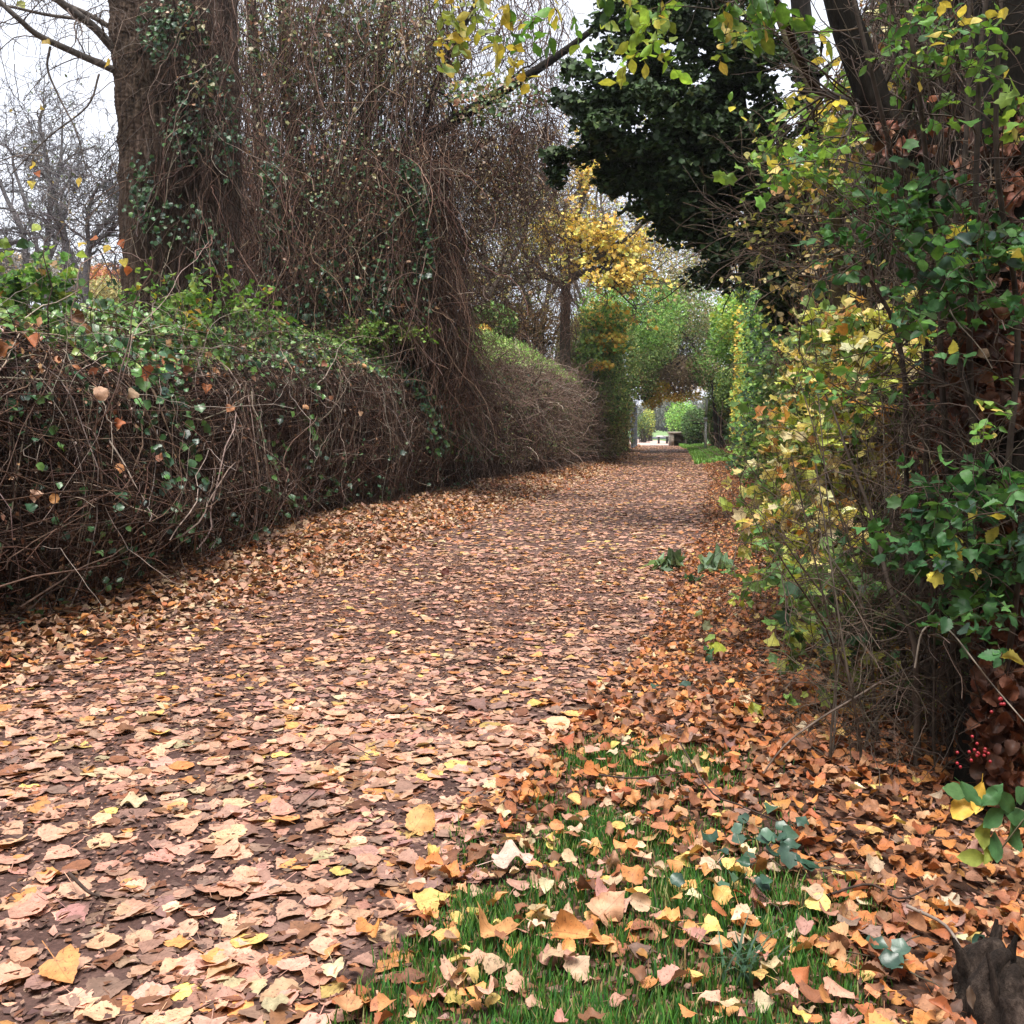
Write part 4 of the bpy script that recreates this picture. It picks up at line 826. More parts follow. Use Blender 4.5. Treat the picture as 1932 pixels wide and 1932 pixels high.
# dark ivy crown over the path
t=thing('ivy_covered_tree',(4.1,12,0),'dark evergreen ivy crown hanging from the top over the path','tree')
IV=[((.016,.034,.010),5),((.024,.048,.014),4),((.04,.075,.02),3),((.10,.15,.05),.8)]  # paler tones weighted up to read as lit leaves
A=Acc(); sk=[([(1640,960,12.5),(1600,700,12.3),(1560,480,12.2),(1480,330,12),(1400,250,11.7),(1300,200,11.3),(1180,180,11)],.22,.05),([(1560,480,12.2),(1530,200,12),(1500,-100,12)],.17,.1),([(1400,250,11.7),(1380,100,11.5),(1340,-60,11.3)],.1,.05),([(1480,330,12),(1420,420,11.6),(1380,500,11.4)],.06,.03)]
for pts,r0,r1 in sk:
    C=smooth(PP(pts,12),24)
    if r0==.22: C=np.vstack([[C[0,0],C[0,1],-.1],C[1:]])
    tubes(A,C[None],np.linspace(r0,r1,24)[None],np.array([.04,.03,.025]),9)
    c1,r=kids(C[None],np.linspace(r0,r1,24)[None],16,.2,1,1,1.0,8,.25,(0,0,-.05),.3); tubes(A,c1,np.maximum(r,.006),np.array([.06,.05,.04]),4)
A.build('trunk_and_limbs',M_DBARK,t)
A=Acc()
blobs=[(1230,120,11,100,90,.7,3400),(1340,90,11.3,120,110,.8,4800),(1130,225,11,75,55,.6,2300),(1210,230,11,110,75,.8,3600),(1310,240,11.2,120,100,.9,4800),(1420,180,11.5,100,150,.9,4600),(1290,350,11.2,80,50,.6,2200),(1230,290,11,70,40,.5,1400),(1400,330,11.4,80,80,.7,2800),(1300,400,11.2,50,35,.4,900),(1460,380,11.6,70,90,.7,2600),(1480,480,11.8,70,90,.7,2600),(1330,320,11.2,150,90,.7,4200),(1120,180,11.1,70,60,.6,1500),(1430,420,11.4,70,70,.6,2000),(1270,440,11.1,22,40,.2,200),(1350,460,11.2,30,40,.25,300),(1395,470,11.4,35,30,.35,600),(1340,530,11.6,50,25,.35,500),(1225,400,11,14,30,.15,110),(1310,395,11,10,25,.12,80),(1180,40,11.2,50,50,.5,700),(1260,20,11.3,110,40,.7,1600),(1120,270,11,45,25,.4,600),(1180,320,11,30,15,.25,260),(1265,-30,11.3,160,60,1,2500),(1520,560,12,60,90,.7,2000)]
blobs+=[(float(u),float(np.interp(u,[1050,1150,1250,1400,1500],[300,345,425,470,560])+R.normal()*10),11.2,float(R.uniform(9,18)),float(R.uniform(20,48)),.15,int(R.uniform(60,150))) for u in R.uniform(1050,1500,26)]
W_=np.array([b[3]*b[4] for b in blobs]); W_/=W_.sum()
for q in R.choice(len(blobs),640,p=W_):
    (u,v,Y,ru,rv,ry,n)=blobs[q]; c=ell(u,v,Y,ru*1.1,rv*1.1,ry,1)[0]
    if noise(c*np.array([1,1,1]),2.4)<-.35: continue
    m_=int(R.uniform(45,120)); rr=R.uniform(.10,.24); p=c+rnd(m_)*R.uniform(0,1,(m_,1))**.5*np.array([rr,rr,rr*.75])
    scatter(A,T_IVY,p,np.array([-.1,-.4,.8])+R.normal(size=(m_,3))*.45,np.array([0,-.1,-.8])+R.normal(size=(m_,3))*.5,.064*np.exp(R.normal(size=m_)*.25),pick(IV,m_),.4,.25)
A.build('ivy_foliage',M_DIVY,t)

# dark ivy wall behind the near shrubs
t=thing('ivy_thicket',(4,9,0),'dense dark ivy thicket forming the right wall behind the yellow leaved shrub','thicket')
h5=RHedge(5.2,15,([5,8,11,15],[5.0,5.6,5.2,4.0]),1.1,.2,.8,lambda y:-hr(y)-.75)
A=Acc(); h5.core(A,-.25); A.build('inner_shade_core',M_CORE,t)
A=Acc(); h5.strands(A,4500,.02,.75,10,.07,-.012,.0045,(-.25,.35),[((.16,.11,.08),3),((.09,.06,.045),4),((.26,.2,.15),1)],1.6); A.build('stems',M_TWIG,t)
A=Acc(); h5.leaves(A,30000,.01,.8,.055,DG,T_IVY,(-.25,.3),lambda p,y,t:noise(p,1.5)+.5*noise(p,4)>-.25)
h5.leaves(A,3500,.02,.7,.055,[((.5,.36,.16),2),((.35,.17,.08),3),((.55,.5,.2),1)],T_OVM,(.1,.45))
h5.leaves(A,3000,.02,.14,.06,G1+[((.3,.3,.1),2)],T_IVY,(.1,.6))
A.build('foliage',M_IVY,t)

# near shrubs: stems then sprays
def stems(A,lst,Y,col=(.085,.06,.045),sides=7):
    out=[]
    for pts,r0,r1 in lst:
        C=smooth(PP(pts,Y),24); out.append((C,np.linspace(r0,r1,24))); tubes(A,C[None],np.linspace(r0,r1,24)[None],np.array(col),sides)
    return out
def twigs(A,st,n1,L1,n2,L2,col=(.11,.075,.055),wob=.2,g=-.01,r=.0022,t0=.2):
    for C,rr in st:
        c1,r1=kids(C[None],rr[None],n1,t0,1,.9,L1,9,wob,(0,0,g),.4); tubes(A,c1,np.clip(r1,r,.006),pick([(col,1)],len(c1)),4)
        c2,r2=kids(c1,r1,n2,.2,1,.8,L2,7,wob,(0,0,g),.6); tubes(A,c2,np.clip(r2,r*.6,.003),pick([(col,1)],len(c2)),3)
# dark leaning tree (its limb reaches over the path above the frame)
t=thing('leaning_tree',P(1890,1560,4.6)*np.array([1,1,0]),'dark leaning tree whose thick black trunk crosses the upper right','tree')
A=Acc()
C=[(2010,1250,4.8),(1990,800,4.8),(1940,480,4.8),(1830,330,4.9),(1730,280,5),(1665,225,5),(1625,120,5),(1590,20,5),(1560,-90,5)]
bark_tube(A,[np.array([P(2010,1400,4.8)[0],4.8,-.1])]+[P(*c) for c in C],[.16,.15,.14,.13,.11,.09,.075,.07,.065,.06],40,160,.012,9)
A.build('trunk',M_DBARK,t)
A=Acc(); st=stems(A,[([(1860,360,4.9),(1870,200,4.8),(1850,0,4.7),(1840,-80,4.7)],.035,.02),([(1700,260,5),(1730,120,4.9),(1745,-60,4.8)],.02,.012),([(1540,170,5.2),(1500,90,5),(1470,10,4.8),(1380,-60,4.6),(1250,-90,4.5),(1050,-70,4.4),(900,-60,4.4)],.022,.008),([(1650,200,5),(1600,190,5),(1540,170,5.2)],.02,.02),([(1640,210,5),(1690,100,5),(1672,-60,5)],.012,.01)],5,(.05,.04,.03))
twigs(A,st,14,.6,5,.35,(.09,.065,.05)); A.build('branches',M_TWIG,t)
A=Acc(); B=Acc(); TG=[((.12,.24,.05),5),((.25,.34,.07),3),((.5,.4,.09),2),((.07,.16,.045),2)]
for (u,v,ru,rv,n,pal,sz) in ((890,30,70,35,11,[((.46,.38,.08),2),((.22,.28,.07),3)],.06),(850,95,30,35,5,[((.46,.38,.08),2),((.2,.28,.07),3)],.055),(930,100,45,35,8,[((.46,.38,.08),2),((.22,.3,.07),3)],.055),(1000,15,60,25,8,[((.12,.26,.05),3),((.55,.5,.1),1)],.065),(1120,5,90,20,10,TG,.06),(1215,70,25,60,9,[((.28,.45,.08),4),((.55,.55,.1),1)],.06),(1240,20,60,20,7,TG,.06),(1400,15,70,40,16,TG,.07),(1470,30,50,40,8,TG,.07)):
    n=max(3,int(n*.7)); b=ell(u,v-30,4.5,ru,rv,.25,n); path=sprays(A,B,b,np.array([0,0,-.6])+R.normal(size=(n,3))*.5,.22,7,sz,pal,T_OVH,.2,(0,0,-.15),(.12,.09,.05),.0018,up=.5,tilt=.6,droop=.6)
A.build('foliage',M_LEAF,t); B.build('twigs',M_TWIG,t)

t=thing('olive_trunk_tree',P(1600,1100,6)*np.array([1,1,0]),'slim tree with a smooth olive green trunk standing in the right hedge','tree')
A=Acc(); bark_tube(A,[np.array([P(1618,1100,6)[0],6,-.05]),P(1612,1000,6),P(1592,800,6),P(1586,620,6),P(1580,480,6),P(1570,330,6),P(1545,200,6.1),P(1480,60,6.2),P(1440,-60,6.3)],[.05,.048,.045,.042,.038,.033,.028,.022,.018],24,140,.004,5); A.build('trunk',M_OBARK,t)
A=Acc(); st=stems(A,[([(1580,520,6),(1530,400,5.9),(1480,330,5.8)],.012,.005),([(1575,420,6),(1640,360,5.9),(1700,200,5.8)],.012,.005),([(1545,560,6),(1500,470,6),(1450,420,6)],.008,.004)],6,(.09,.075,.05)); twigs(A,st,18,.6,7,.35,(.15,.11,.08)); A.build('branches',M_TWIG,t)
A=Acc(); B=Acc()
for (u,v,ru,rv,n,pal,sz) in ((1520,260,70,60,34,[((.16,.3,.06),4),((.5,.45,.12),2),((.1,.2,.05),3)],.06),(1560,350,60,40,22,[((.12,.24,.055),4),((.6,.5,.13),1)],.06),(1500,420,70,40,14,[((.55,.33,.15),2),((.3,.3,.1),2)],.045),(1480,520,60,60,12,[((.6,.42,.2),2),((.6,.5,.25),2)],.045),(1600,200,70,60,26,[((.14,.26,.06),4),((.62,.5,.12),2)],.06)):
    b=ell(u,v,5.8,ru,rv,.5,n); sprays(A,B,b,R.normal(size=(n,3))*np.array([1,.5,.5]),.3,7,sz,pal,T_OVM,.2,(0,0,-.08),(.13,.09,.06),.0018)
A.build('foliage',M_LEAF,t); B.build('twigs',M_TWIG,t)
t=thing('grey_trunk_tree',P(1650,1050,6.6)*np.array([1,1,0]),'second slim tree with a grey trunk, right of the olive green trunk','tree')
A=Acc(); bark_tube(A,[np.array([P(1655,1000,6.6)[0],6.6,-.05]),P(1652,900,6.6),P(1642,700,6.6),P(1650,500,6.6),P(1670,250,6.6),P(1690,-60,6.6)],[.065,.062,.055,.05,.042,.035],24,120,.005,5); A.build('trunk',M_OBARK,t)
A=Acc(); twigs(A,[(smooth(PP([(1650,600),(1655,400),(1670,200)],6.6),24),np.full(24,.02))],16,.7,6,.35); A.build('branches',M_TWIG,t)

# yellow leaved maple shrub
t=thing('yellow_leaved_shrub',P(1560,1180,5.4)*np.array([1,1,0]),'shrub with many pale yellow and cream lobed leaves reaching over the right path edge','shrub')
A=Acc(); st=[]
for (u0,v0,u1,v1,u2,v2,Y) in ((1600,1180,1560,900,1480,680,5.2),(1560,1150,1500,1000,1400,860,5.6),(1620,1150,1620,850,1600,600,5.2),(1520,1150,1450,1030,1390,960,6),(1660,1150,1560,1000,1440,920,5),(1640,1200,1560,1130,1430,1080,4.8),(1640,1100,1560,800,1530,600,5.6),(1580,1200,1500,1100,1420,1050,5.2),(1700,1100,1680,800,1640,560,5)):
    st+=stems(A,[([(u0,HV+H/Y*1932+10,Y),(u0+(u1-u0)*.4,(v0+v1)/2,Y),(u1,v1,Y),(u2,v2,Y)],.009,.003)],Y,(.12,.09,.07),5)
twigs(A,st,18,.55,6,.3,(.14,.1,.075),.25,-.01,.0016); A.build('stems',M_TWIG,t)
A=Acc(); B=Acc(); YP=[((.74,.60,.22),5),((.78,.66,.38),4),((.46,.52,.13),5),((.66,.34,.12),2),((.12,.22,.06),5)]
for (u,v,ru,rv,n,pal,Y) in ((1560,640,70,55,24,YP,5.4),(1540,740,75,60,34,YP,5.3),(1490,820,70,60,32,YP+[((.1,.22,.06),3)],5.3),(1455,900,55,50,30,YP+[((.15,.3,.07),5)],5.6),(1480,960,80,50,32,YP,5.2),(1435,985,45,40,22,[((.15,.3,.08),4),((.4,.5,.12),3)],5.6),(1540,1010,80,50,26,YP,5),(1500,1070,70,35,20,YP+[((.12,.24,.07),4)],4.9),(1440,1060,50,30,14,[((.12,.24,.07),4),((.4,.42,.1),3)],5),(1640,700,60,90,16,YP,5),(1650,620,80,50,14,YP,5),(1640,880,70,60,14,[((.5,.45,.16),3),((.4,.22,.1),2)],5.2)):
    n=int(n*1.3); b=ell(u+50,v,Y-.1,ru,rv,.5,n); sprays(A,B,b,np.array([-.6,-.3,.0])+R.normal(size=(n,3))*.6,.28,7,.052,pal,T_MAP,.22,(0,0,-.08),(.15,.1,.07),.0016,up=.8,tilt=.6,droop=.35)
A.build('foliage',M_LEAF,t); B.build('twigs',M_TWIG,t)

# hawthorn-like twiggy shrub low right
t=thing('twiggy_shrub',P(1640,1430,3.6)*np.array([1,1,0]),'low tangled shrub of thin bare twigs with few small lobed green leaves','shrub')
A=Acc(); st=[]
for k in range(26):
    Y=R.uniform(3.2,4.4); u0=R.uniform(1560,1850); vb=HV+(H+.05)/Y*1932; u1=u0+R.normal()*70-30; u2=max(u1+R.normal()*100-40,1440+R.uniform(0,60))
    st+=stems(A,[([(u0,vb,Y),(u0+R.normal()*12,vb-120,Y),(u1,vb-300,Y+R.normal()*.1),(u2,vb-300-R.uniform(80,380),Y+R.normal()*.2)],.007*R.uniform(.6,1.4),.0025)],Y,(.11,.085,.065),5)
twigs(A,st,13,.42,6,.26,(.13,.095,.07),.28,-.01,.0014,.1)
tubes(A,smooth(PP([(1726,1260,3.0),(1740,1192,3.0),(1770,1178,3.0),(1797,1195,2.9),(1837,1246,2.8),(1871,1290,2.8),(1940,1370,2.7)],3),24)[None],np.linspace(.003,.0018,24)[None],np.array([.3,.25,.2]),6)
tubes(A,smooth(PP([(1411,1505,3.1),(1471,1417,3.1),(1535,1364,3.15),(1619,1313,3.2),(1669,1283,3.3),(1760,1240,3.5)],3),24)[None],np.linspace(.0025,.0042,24)[None],np.array([.2,.15,.12]),6)
tubes(A,smooth(PP([(1730,1500,3.3),(1730,1300,3.3),(1722,1200,3.3),(1679,1111,3.4),(1646,977,3.5),(1595,843,3.6),(1565,760,3.7),(1500,650,3.8)],3),24)[None],np.linspace(.013,.0015,24)[None],np.array([.12,.09,.07]),7)
tubes(A,smooth(PP([(1580,1050,4.2),(1640,1035,4.2),(1740,1000,4.3)],4),12)[None],np.linspace(.016,.02,12)[None],np.array([.13,.1,.075]),7)
A.build('stems',M_TWIG,t)
A=Acc(); B=Acc()
for (u,v,ru,rv,n,pal,sz) in ((1560,1120,90,60,30,DG+G1,.042),(1620,1180,100,50,26,DG+[((.4,.42,.12),3)],.042),(1530,1180,60,50,14,[((.4,.42,.1),3),((.14,.24,.07),3)],.045),(1700,1280,100,60,12,[((.42,.45,.1),3),((.14,.24,.07),2)],.042),(1600,1270,80,40,8,[((.42,.45,.1),3),((.5,.3,.12),2)],.045),(1700,1100,90,80,16,DG+[((.4,.42,.12),2)],.04)):
    b=ell(u,v,3.9,ru,rv,.4,n); sprays(A,B,b,R.normal(size=(n,3)),.22,6,sz,pal,T_MAP,.22,(0,0,-.08),(.15,.1,.07),.0014)
A.build('foliage',M_LEAF,t); B.build('twigs',M_TWIG,t)
A=Acc()
for (u,v,Y) in [(1888+R.normal()*8,1328+R.normal()*7,2.7) for _ in range(7)]+[(1845+R.normal()*14,1420+R.normal()*10,2.75) for _ in range(14)]+[(1812,1447,2.8),(1806,1440,2.8)]:
    c=P(u,v,Y); r=.0045; th=np.linspace(0,PI,7); pth=np.stack([np.full(7,c[0]),np.full(7,c[1]),c[2]+r*np.cos(th)],-1); tubes(A,pth[None],np.maximum(r*np.sin(th),1e-4)[None],(.35,.02,.03),8)
A.build('red_berries',M_IVY,t)

# near green shrub at right
t=thing('green_shrub',P(1830,1500,3.3)*np.array([1,1,0]),'tall near shrub with glossy dark green toothed leaves down the right edge','shrub')
A=Acc(); st=[]
for pts in ([(1790,1500,3.4),(1800,1200,3.4),(1850,900,3.3),(1800,640,3.3),(1760,400,3.3),(1730,150,3.2),(1700,-60,3.2)],[(1850,1520,3.3),(1870,1200,3.3),(1900,900,3.2),(1920,600,3.2),(1880,300,3.1),(1890,-60,3.1)],[(1770,1480,3.6),(1740,1100,3.6),(1750,800,3.6),(1740,560,3.5),(1700,380,3.5),(1660,200,3.4),(1600,-40,3.4)],[(1880,1500,3.2),(1860,1100,3.3),(1830,700,3.3),(1840,400,3.2),(1850,100,3.2),(1870,-60,3.2)],[(1820,1500,3.5),(1790,900,3.5),(1775,600,3.5),(1820,300,3.5),(1830,-60,3.5)],[(1840,1540,3.2),(1880,1350,3.1),(1915,1150,3.0),(1930,900,3.0)],[(1750,1480,3.7),(1700,1200,3.7),(1710,900,3.7),(1690,620,3.7),(1560,420,3.7)]):
    st+=stems(A,[(pts,.012,.007)],3.3,(.075,.055,.042),7)
twigs(A,st,26,.45,6,.25,(.11,.08,.06),.22,0,.002,.1); A.build('stems',M_TWIG,t)
A=Acc(); B=Acc(); GP=[((.045,.13,.045),5),((.07,.18,.055),4),((.10,.22,.06),2),((.06,.11,.08),2),((.6,.5,.12),.5)]; GP2=[((.12,.26,.055),4),((.2,.34,.07),3),((.07,.17,.05),3),((.65,.52,.13),1.2)]
for (u,v,ru,rv,n,pal,Y) in ((1840,440,90,50,20,GP,3.2),(1780,430,90,60,22,GP,3.3),(1680,460,80,50,18,GP,3.4),(1800,520,120,60,26,GP,3.2),(1720,350,80,40,13,GP,3.4),(1640,440,60,35,9,GP,3.5),(1880,500,60,60,14,GP,3.1),(1880,900,60,50,18,GP,3.0),(1850,1000,90,55,30,GP,3.0),(1780,950,90,40,16,GP,3.1),(1740,1000,60,45,12,GP,3.2),(1870,1110,60,60,18,GP,2.95),(1900,1180,40,40,9,GP,2.9),(1730,50,80,70,20,GP2,3.2),(1780,120,60,50,12,GP2,3.2),(1850,60,80,60,14,GP2,3.1),(1740,640,70,60,10,GP+GP2,3.3),(1660,730,50,50,7,GP2,3.4),(1620,770,40,40,5,GP2,3.4),(1850,650,80,60,10,GP,3.1),(1900,760,50,60,9,GP2,3.0),(1500,300,70,60,9,GP2,3.8),(1560,270,60,50,8,GP2,3.7),(1860,250,70,60,8,GP2,3.1)):
    n=max(3,int(n*.68)); b=ell(u,v,Y,ru,rv,.22,n); sprays(A,B,b,np.array([-.3,-.2,0])+R.normal(size=(n,3))*.7,.2,7,.040,pal,T_MAP if R.random()<.25 else T_OVW if pal is GP else T_OVH,.2,(0,0,-.07),(.1,.07,.05),.0016,up=.75,tilt=.65,droop=.35)
A.build('foliage',M_LEAF,t); B.build('twigs',M_TWIG,t)

# dark trunk at right edge with dead brown leaves
t=thing('leaf_clad_trunk',(1.55,3.15,0),'dark trunk at the right edge covered with hanging dead brown leaves','tree')
A=Acc(); bark_tube(A,[(1.52,3.2,-.1),P(1905,1300,3.3),P(1915,1000,3.4),P(1925,700,3.5),P(1920,400,3.6),P(1930,100,3.6),P(1925,-100,3.6)],[.14,.12,.12,.12,.12,.12,.11],50,160,.012,9)
bark_tube(A,[(1.35,3.9,-.1),P(1850,1000,3.9),P(1840,600,3.95),P(1860,300,4),P(1850,-60,4)],[.04,.035,.032,.03,.028],30,100,.008,7); A.build('trunk',M_DBARK,t)
A=Acc(); DL=[((.15,.055,.03),5),((.2,.08,.045),3),((.07,.03,.02),6),((.32,.17,.1),.8)]
for (u,v,Y,ru,rv,ry,n) in ((1880,800,3.5,70,200,.15,330),(1890,1150,3.15,60,250,.12,330),(1890,1380,3.0,60,150,.12,220),(1780,820,3.9,60,160,.2,160),(1850,620,3.6,60,100,.2,120),(1700,270,4.7,80,50,.2,40),(1860,400,4,80,200,.3,200),(1850,900,4.2,100,500,.3,900),(1890,450,3.55,55,280,.15,420),(1880,700,3.4,60,180,.15,260)):
    p=ell(u,v,Y,ru,rv,ry,n); n=len(p)
    scatter(A,T_RND,p,np.array([-.3,-.8,.1])+R.normal(size=(n,3))*.6,np.array([0,0,-1.])+R.normal(size=(n,3))*.4,R.uniform(.03,.055,n),pick(DL,n),1.2,.5)
A.build('dead_leaves',M_FALL,t)
A=Acc(); n=500; p=ell(1870,900,3.6,90,650,.3,n); w=walk(p,np.array([0,0,-1.])+R.normal(size=(n,3))*.8,R.uniform(.2,.8,n),9,.3); tubes(A,w,np.full((1,9),.002),pick([((.16,.11,.08),2),((.08,.055,.04),3)],n)); A.build('twigs',M_TWIG,t)
# backdrop: dark thicket right behind the near shrubs
t=thing('dark_thicket',(2.9,5.5,0),'shadowy twig thicket behind the near shrubs at the right edge','thicket')
h6=RHedge(3.3,6.6,([3,5,7],[4.4,4.8,4.8]),.9,.3,.3,lambda y:-hr(y)-.75-.0*y)
A=Acc(); h6.core(A,-.1); A.build('inner_shade_core',M_CORE,t)
A=Acc(); h6.strands(A,2000,.02,.75,10,.05,-.012,.003,(-.1,.35),[((.13,.09,.07),3),((.08,.055,.04),4),((.25,.19,.15),1)],1.6); A.build('stems',M_TWIG,t)
A=Acc(); h6.leaves(A,2200,.02,.75,.05,DG+[((.25,.1,.05),9)],T_OVM,(-.1,.3)); h6.leaves(A,350,.3,.75,.05,DG+GP2,T_OVM,(0,.4)); A.build('foliage',M_IVY,t)

for (x,y,lab) in ((-4.6,-4.5,'unseen leafy tree added behind the viewpoint to block frontal light, left side'),(1.2,-8.5,'unseen broad tree added across the path behind the viewpoint to block frontal light'),(5.0,-3.5,'unseen leafy tree added behind the viewpoint to block frontal light, right side')):  # leafy crowns added out of view to keep frontal light off the hedges
    t=thing('added_light_block_tree',(x,y,0),lab,'tree'); A=Acc(); C=smooth([(x,y,-.1),(x+.1,y,1.5),(x-.1,y+.2,3.5),(x,y,6.5)],20); tubes(A,C[None],np.linspace(.22,.1,20)[None],(.1,.08,.06),10); A.build('trunk',M_TWIG,t)
    A=Acc(); c1,r=kids(C[None],np.linspace(.1,.05,20)[None],22,.3,1,.9,2.6,9,.2); tubes(A,c1,r,(.1,.08,.06),4); A.build('branches',M_TWIG,t)
    A=Acc(); n=9000; p=np.array([x,y,4.6])+rnd(n)*R.uniform(0,1,(n,1))**.4*np.array([4.2,3.2,4.4])+[0,-.8,.6]; scatter(A,T_LOWW,p,rnd(n)+[0,0,.6],rnd(n),np.full(n,.19),pick(G1+OL,n)); A.build('foliage',M_FAR,t)
t=thing('thicket',(1.9,-1.5,0),'unseen dark leafy thicket added right of the viewpoint to block frontal light','thicket')  # out-of-view growth added to block light from behind the camera
h7=RHedge(-6,1.4,([-6,1.4],[3.6,3.2]),.9,.3,.5,lambda y:-1.75+0*np.asarray(y,float)); A=Acc(); h7.core(A,-.1); A.build('inner_shade_core',M_CORE,t)
A=Acc(); h7.leaves(A,7000,.02,.75,.06,DG,T_OVM,(-.1,.3)); A.build('foliage',M_IVY,t)
# ------------------------------------------------------------------ small plants on the verge
def gp(u,v): Y=H/((v-HV)/1932); x=(u-966)/1932*Y; return np.array([x,Y,float(gz(x,Y))+.02])
for (u,v,n,s,lab) in ((1262,1078,11,.17,'silvery green lobed leaf rosette at the path edge, leftmost of three'),(1350,1092,9,.16,'silvery green lobed leaf rosette beside the shrub, rightmost of three'),(1311,1105,6,.10,'small dark green leaf rosette, lowest between the two silvery ones')):
    b=gp(u,v); t=thing('leafy_weed',b,lab,'plant',group='green leaf rosettes on the right verge')
    A=Acc(); an=R.uniform(0,6.28,n); d=np.stack([np.cos(an),np.sin(an),R.uniform(.2,1.3,n)],-1); s_=R.uniform(.6,1,n)*s
    nn=np.array([0,0,1.])-nrm(d)*.3+R.normal(size=(n,3))*.2
    scatter(A,T_OVH if s<.12 else T_MAP,b+nrm(d)*.02,nn,d,s_,pick([((.20,.29,.19),3),((.13,.22,.12),2)] if s>.12 else [((.06,.13,.06),1)],n),.5,.3,.2,anchor=0.)
    A.build('leaves',M_LEAF,t); B=Acc(); w=walk(np.repeat(b[None]-[0,0,.02],3,0),np.array([0,0,1.])+R.normal(size=(3,3))*.3,.08,4,.1); tubes(B,w,np.full((1,4),.003),(.12,.14,.08)); B.build('stalk',M_TWIG,t)
def sapling(u,v,hgt,n,s,pal,lab,T=T_MAP,name='sapling'):
    b=gp(u,v); t=thing(name,b,lab,'seedling',group='small saplings in the leaf litter')
    B=Acc(); A=Acc(); p=walk(b[None],np.array([[.1,0,1.]]),hgt,7,.1); tubes(B,p,np.full((1,7),.0022),(.14,.1,.06)); B.build('stem',M_TWIG,t)
    i=R.integers(2,7,n); q=p[0,i]; d=R.normal(size=(n,3))*np.array([1,1,.2])+np.array([0,0,-.4]); scatter(A,T,q,np.array([0,-.4,.8])+R.normal(size=(n,3))*.4,d,R.uniform(.7,1.1,n)*s,pick(pal,n),.3,.2,anchor=0.); A.build('leaves',M_LEAF,t)
YGP=[((.42,.45,.08),3),((.25,.33,.08),2)]
sapling(1352,1265,.10,4,.07,YGP,'sapling with drooping yellow green lobed leaves above the orange litter')
sapling(1330,1285,.09,3,.045,[((.05,.12,.05),1)],'tiny dark green sprout in the orange litter')
sapling(1322,1215,.17,3,.05,[((.25,.32,.17),1)],'thin upright seedling topped with one pale green leaf')
sapling(1410,1400,.05,4,.05,YGP,'yellow green leaf sprig lying low under the shrub twigs')
sapling(1480,1390,.08,2,.05,[((.2,.36,.08),1)],'sprig with two bright green leaves by the shrub foot')
sapling(1655,1265,.1,3,.055,[((.55,.55,.1),1)],'single yellow lobed leaf sprig among bare twigs')
# ivy runners on the litter
for (u,v,n,lab) in ((1440,1640,6,'dark ivy sprig in the leaves above the grass'),(1450,1690,10,'largest dark ivy patch between grass and orange leaves'),(1385,1735,6,'ivy sprig inside the grass verge'),(1690,1905,5,'ivy sprig at the bottom edge near the stump'),(1275,1345,3,'lone dark ivy leaf on the orange leaves'),(1520,1720,4,'small ivy sprig right of the largest patch'),(1420,1775,5,'ivy sprig under the curled yellow leaf'),(90,1165,26,'ivy trailing over the leaves below the near hedge at far left'),(300,1105,16,'ivy trailing from the hedge foot onto leaves'),(40,1195,12,'ivy sprig lowest on the left leaf bank')):
    b=gp(u,v); t=thing('ivy_sprig',b,lab,'ivy',group='ivy sprigs creeping on the fallen leaves'); sp=.05 if u>1000 else .16
    A=Acc(); q=b+R.normal(size=(n,3))*np.array([sp,sp,.01])+[0,0,.035]; scatter(A,T_IVY,q,np.array([0,-.3,1.])+R.normal(size=(n,3))*.3,rnd(n)*[1,1,.2],R.uniform(.03,.048,n),pick([((.03,.07,.045),3),((.06,.12,.07),1)],n),.3,.3); A.build('leaves',M_IVY,t)
    B=Acc(); w=walk(np.repeat(b[None],3,0),rnd(3)*[1,1,.1],sp*3,6,.3); w[:,:,2]=b[2]+.012; tubes(B,w,np.full((1,6),.0018),(.1,.08,.05)); B.build('runner',M_TWIG,t)
# overhanging low spray with yellow and green leaves at lower right
t=thing('elder_sprig',gp(1932,1640),'low sprig with bright yellow and green leaflets before the dark trunk base','shrub')
A=Acc(); B=Acc(); C=smooth(PP([(1990,1560,2.5),(1930,1530,2.5),(1870,1510,2.5),(1800,1490,2.5)],2.5),10); tubes(B,C[None],np.linspace(.004,.002,10)[None],(.16,.15,.08))
C2=smooth(PP([(1950,1520,2.5),(1920,1560,2.45),(1890,1600,2.45)],2.5),10); tubes(B,C2[None],np.linspace(.004,.002,10)[None],(.16,.15,.08))
C3=smooth(np.array([gp(1960,1640),P(1990,1560,2.5)]),4); tubes(B,C3[None],np.full((1,4),.004),(.16,.15,.08))
lv=[(1800,1492,-.9,.1,0),(1845,1508,-.3,-.9,1),(1812,1530,-.5,-.9,1),(1870,1545,-.6,-.4,2),(1875,1500,.3,.2,2),(1900,1515,.2,-.3,2),(1855,1575,-.2,-1,3),(1880,1600,-.3,-1,2),(1915,1580,.2,-1,2),(1925,1545,.5,-.3,2),(1860,1610,-.6,-.6,3),(1835,1500,.5,-.7,2),(1925,1500,.6,.1,2),(1830,1618,-.9,0,3)]
for (u,v,a,b_,k) in lv:
    p=P(u,v,2.46); cc=[(.12,.24,.09),(.72,.46,.08),(.07,.17,.06),(.3,.36,.08)][k]; scatter(A,T_OVH if k else T_OVH,p[None],np.array([[.2,-.9,.5]])+R.normal(size=(1,3))*.3,np.array([[a,.1,b_]]),np.array([.07 if k!=1 else .075]),np.array([cc]),.5,.2)
A.build('leaflets',M_LEAF,t); B.build('stem',M_TWIG,t)
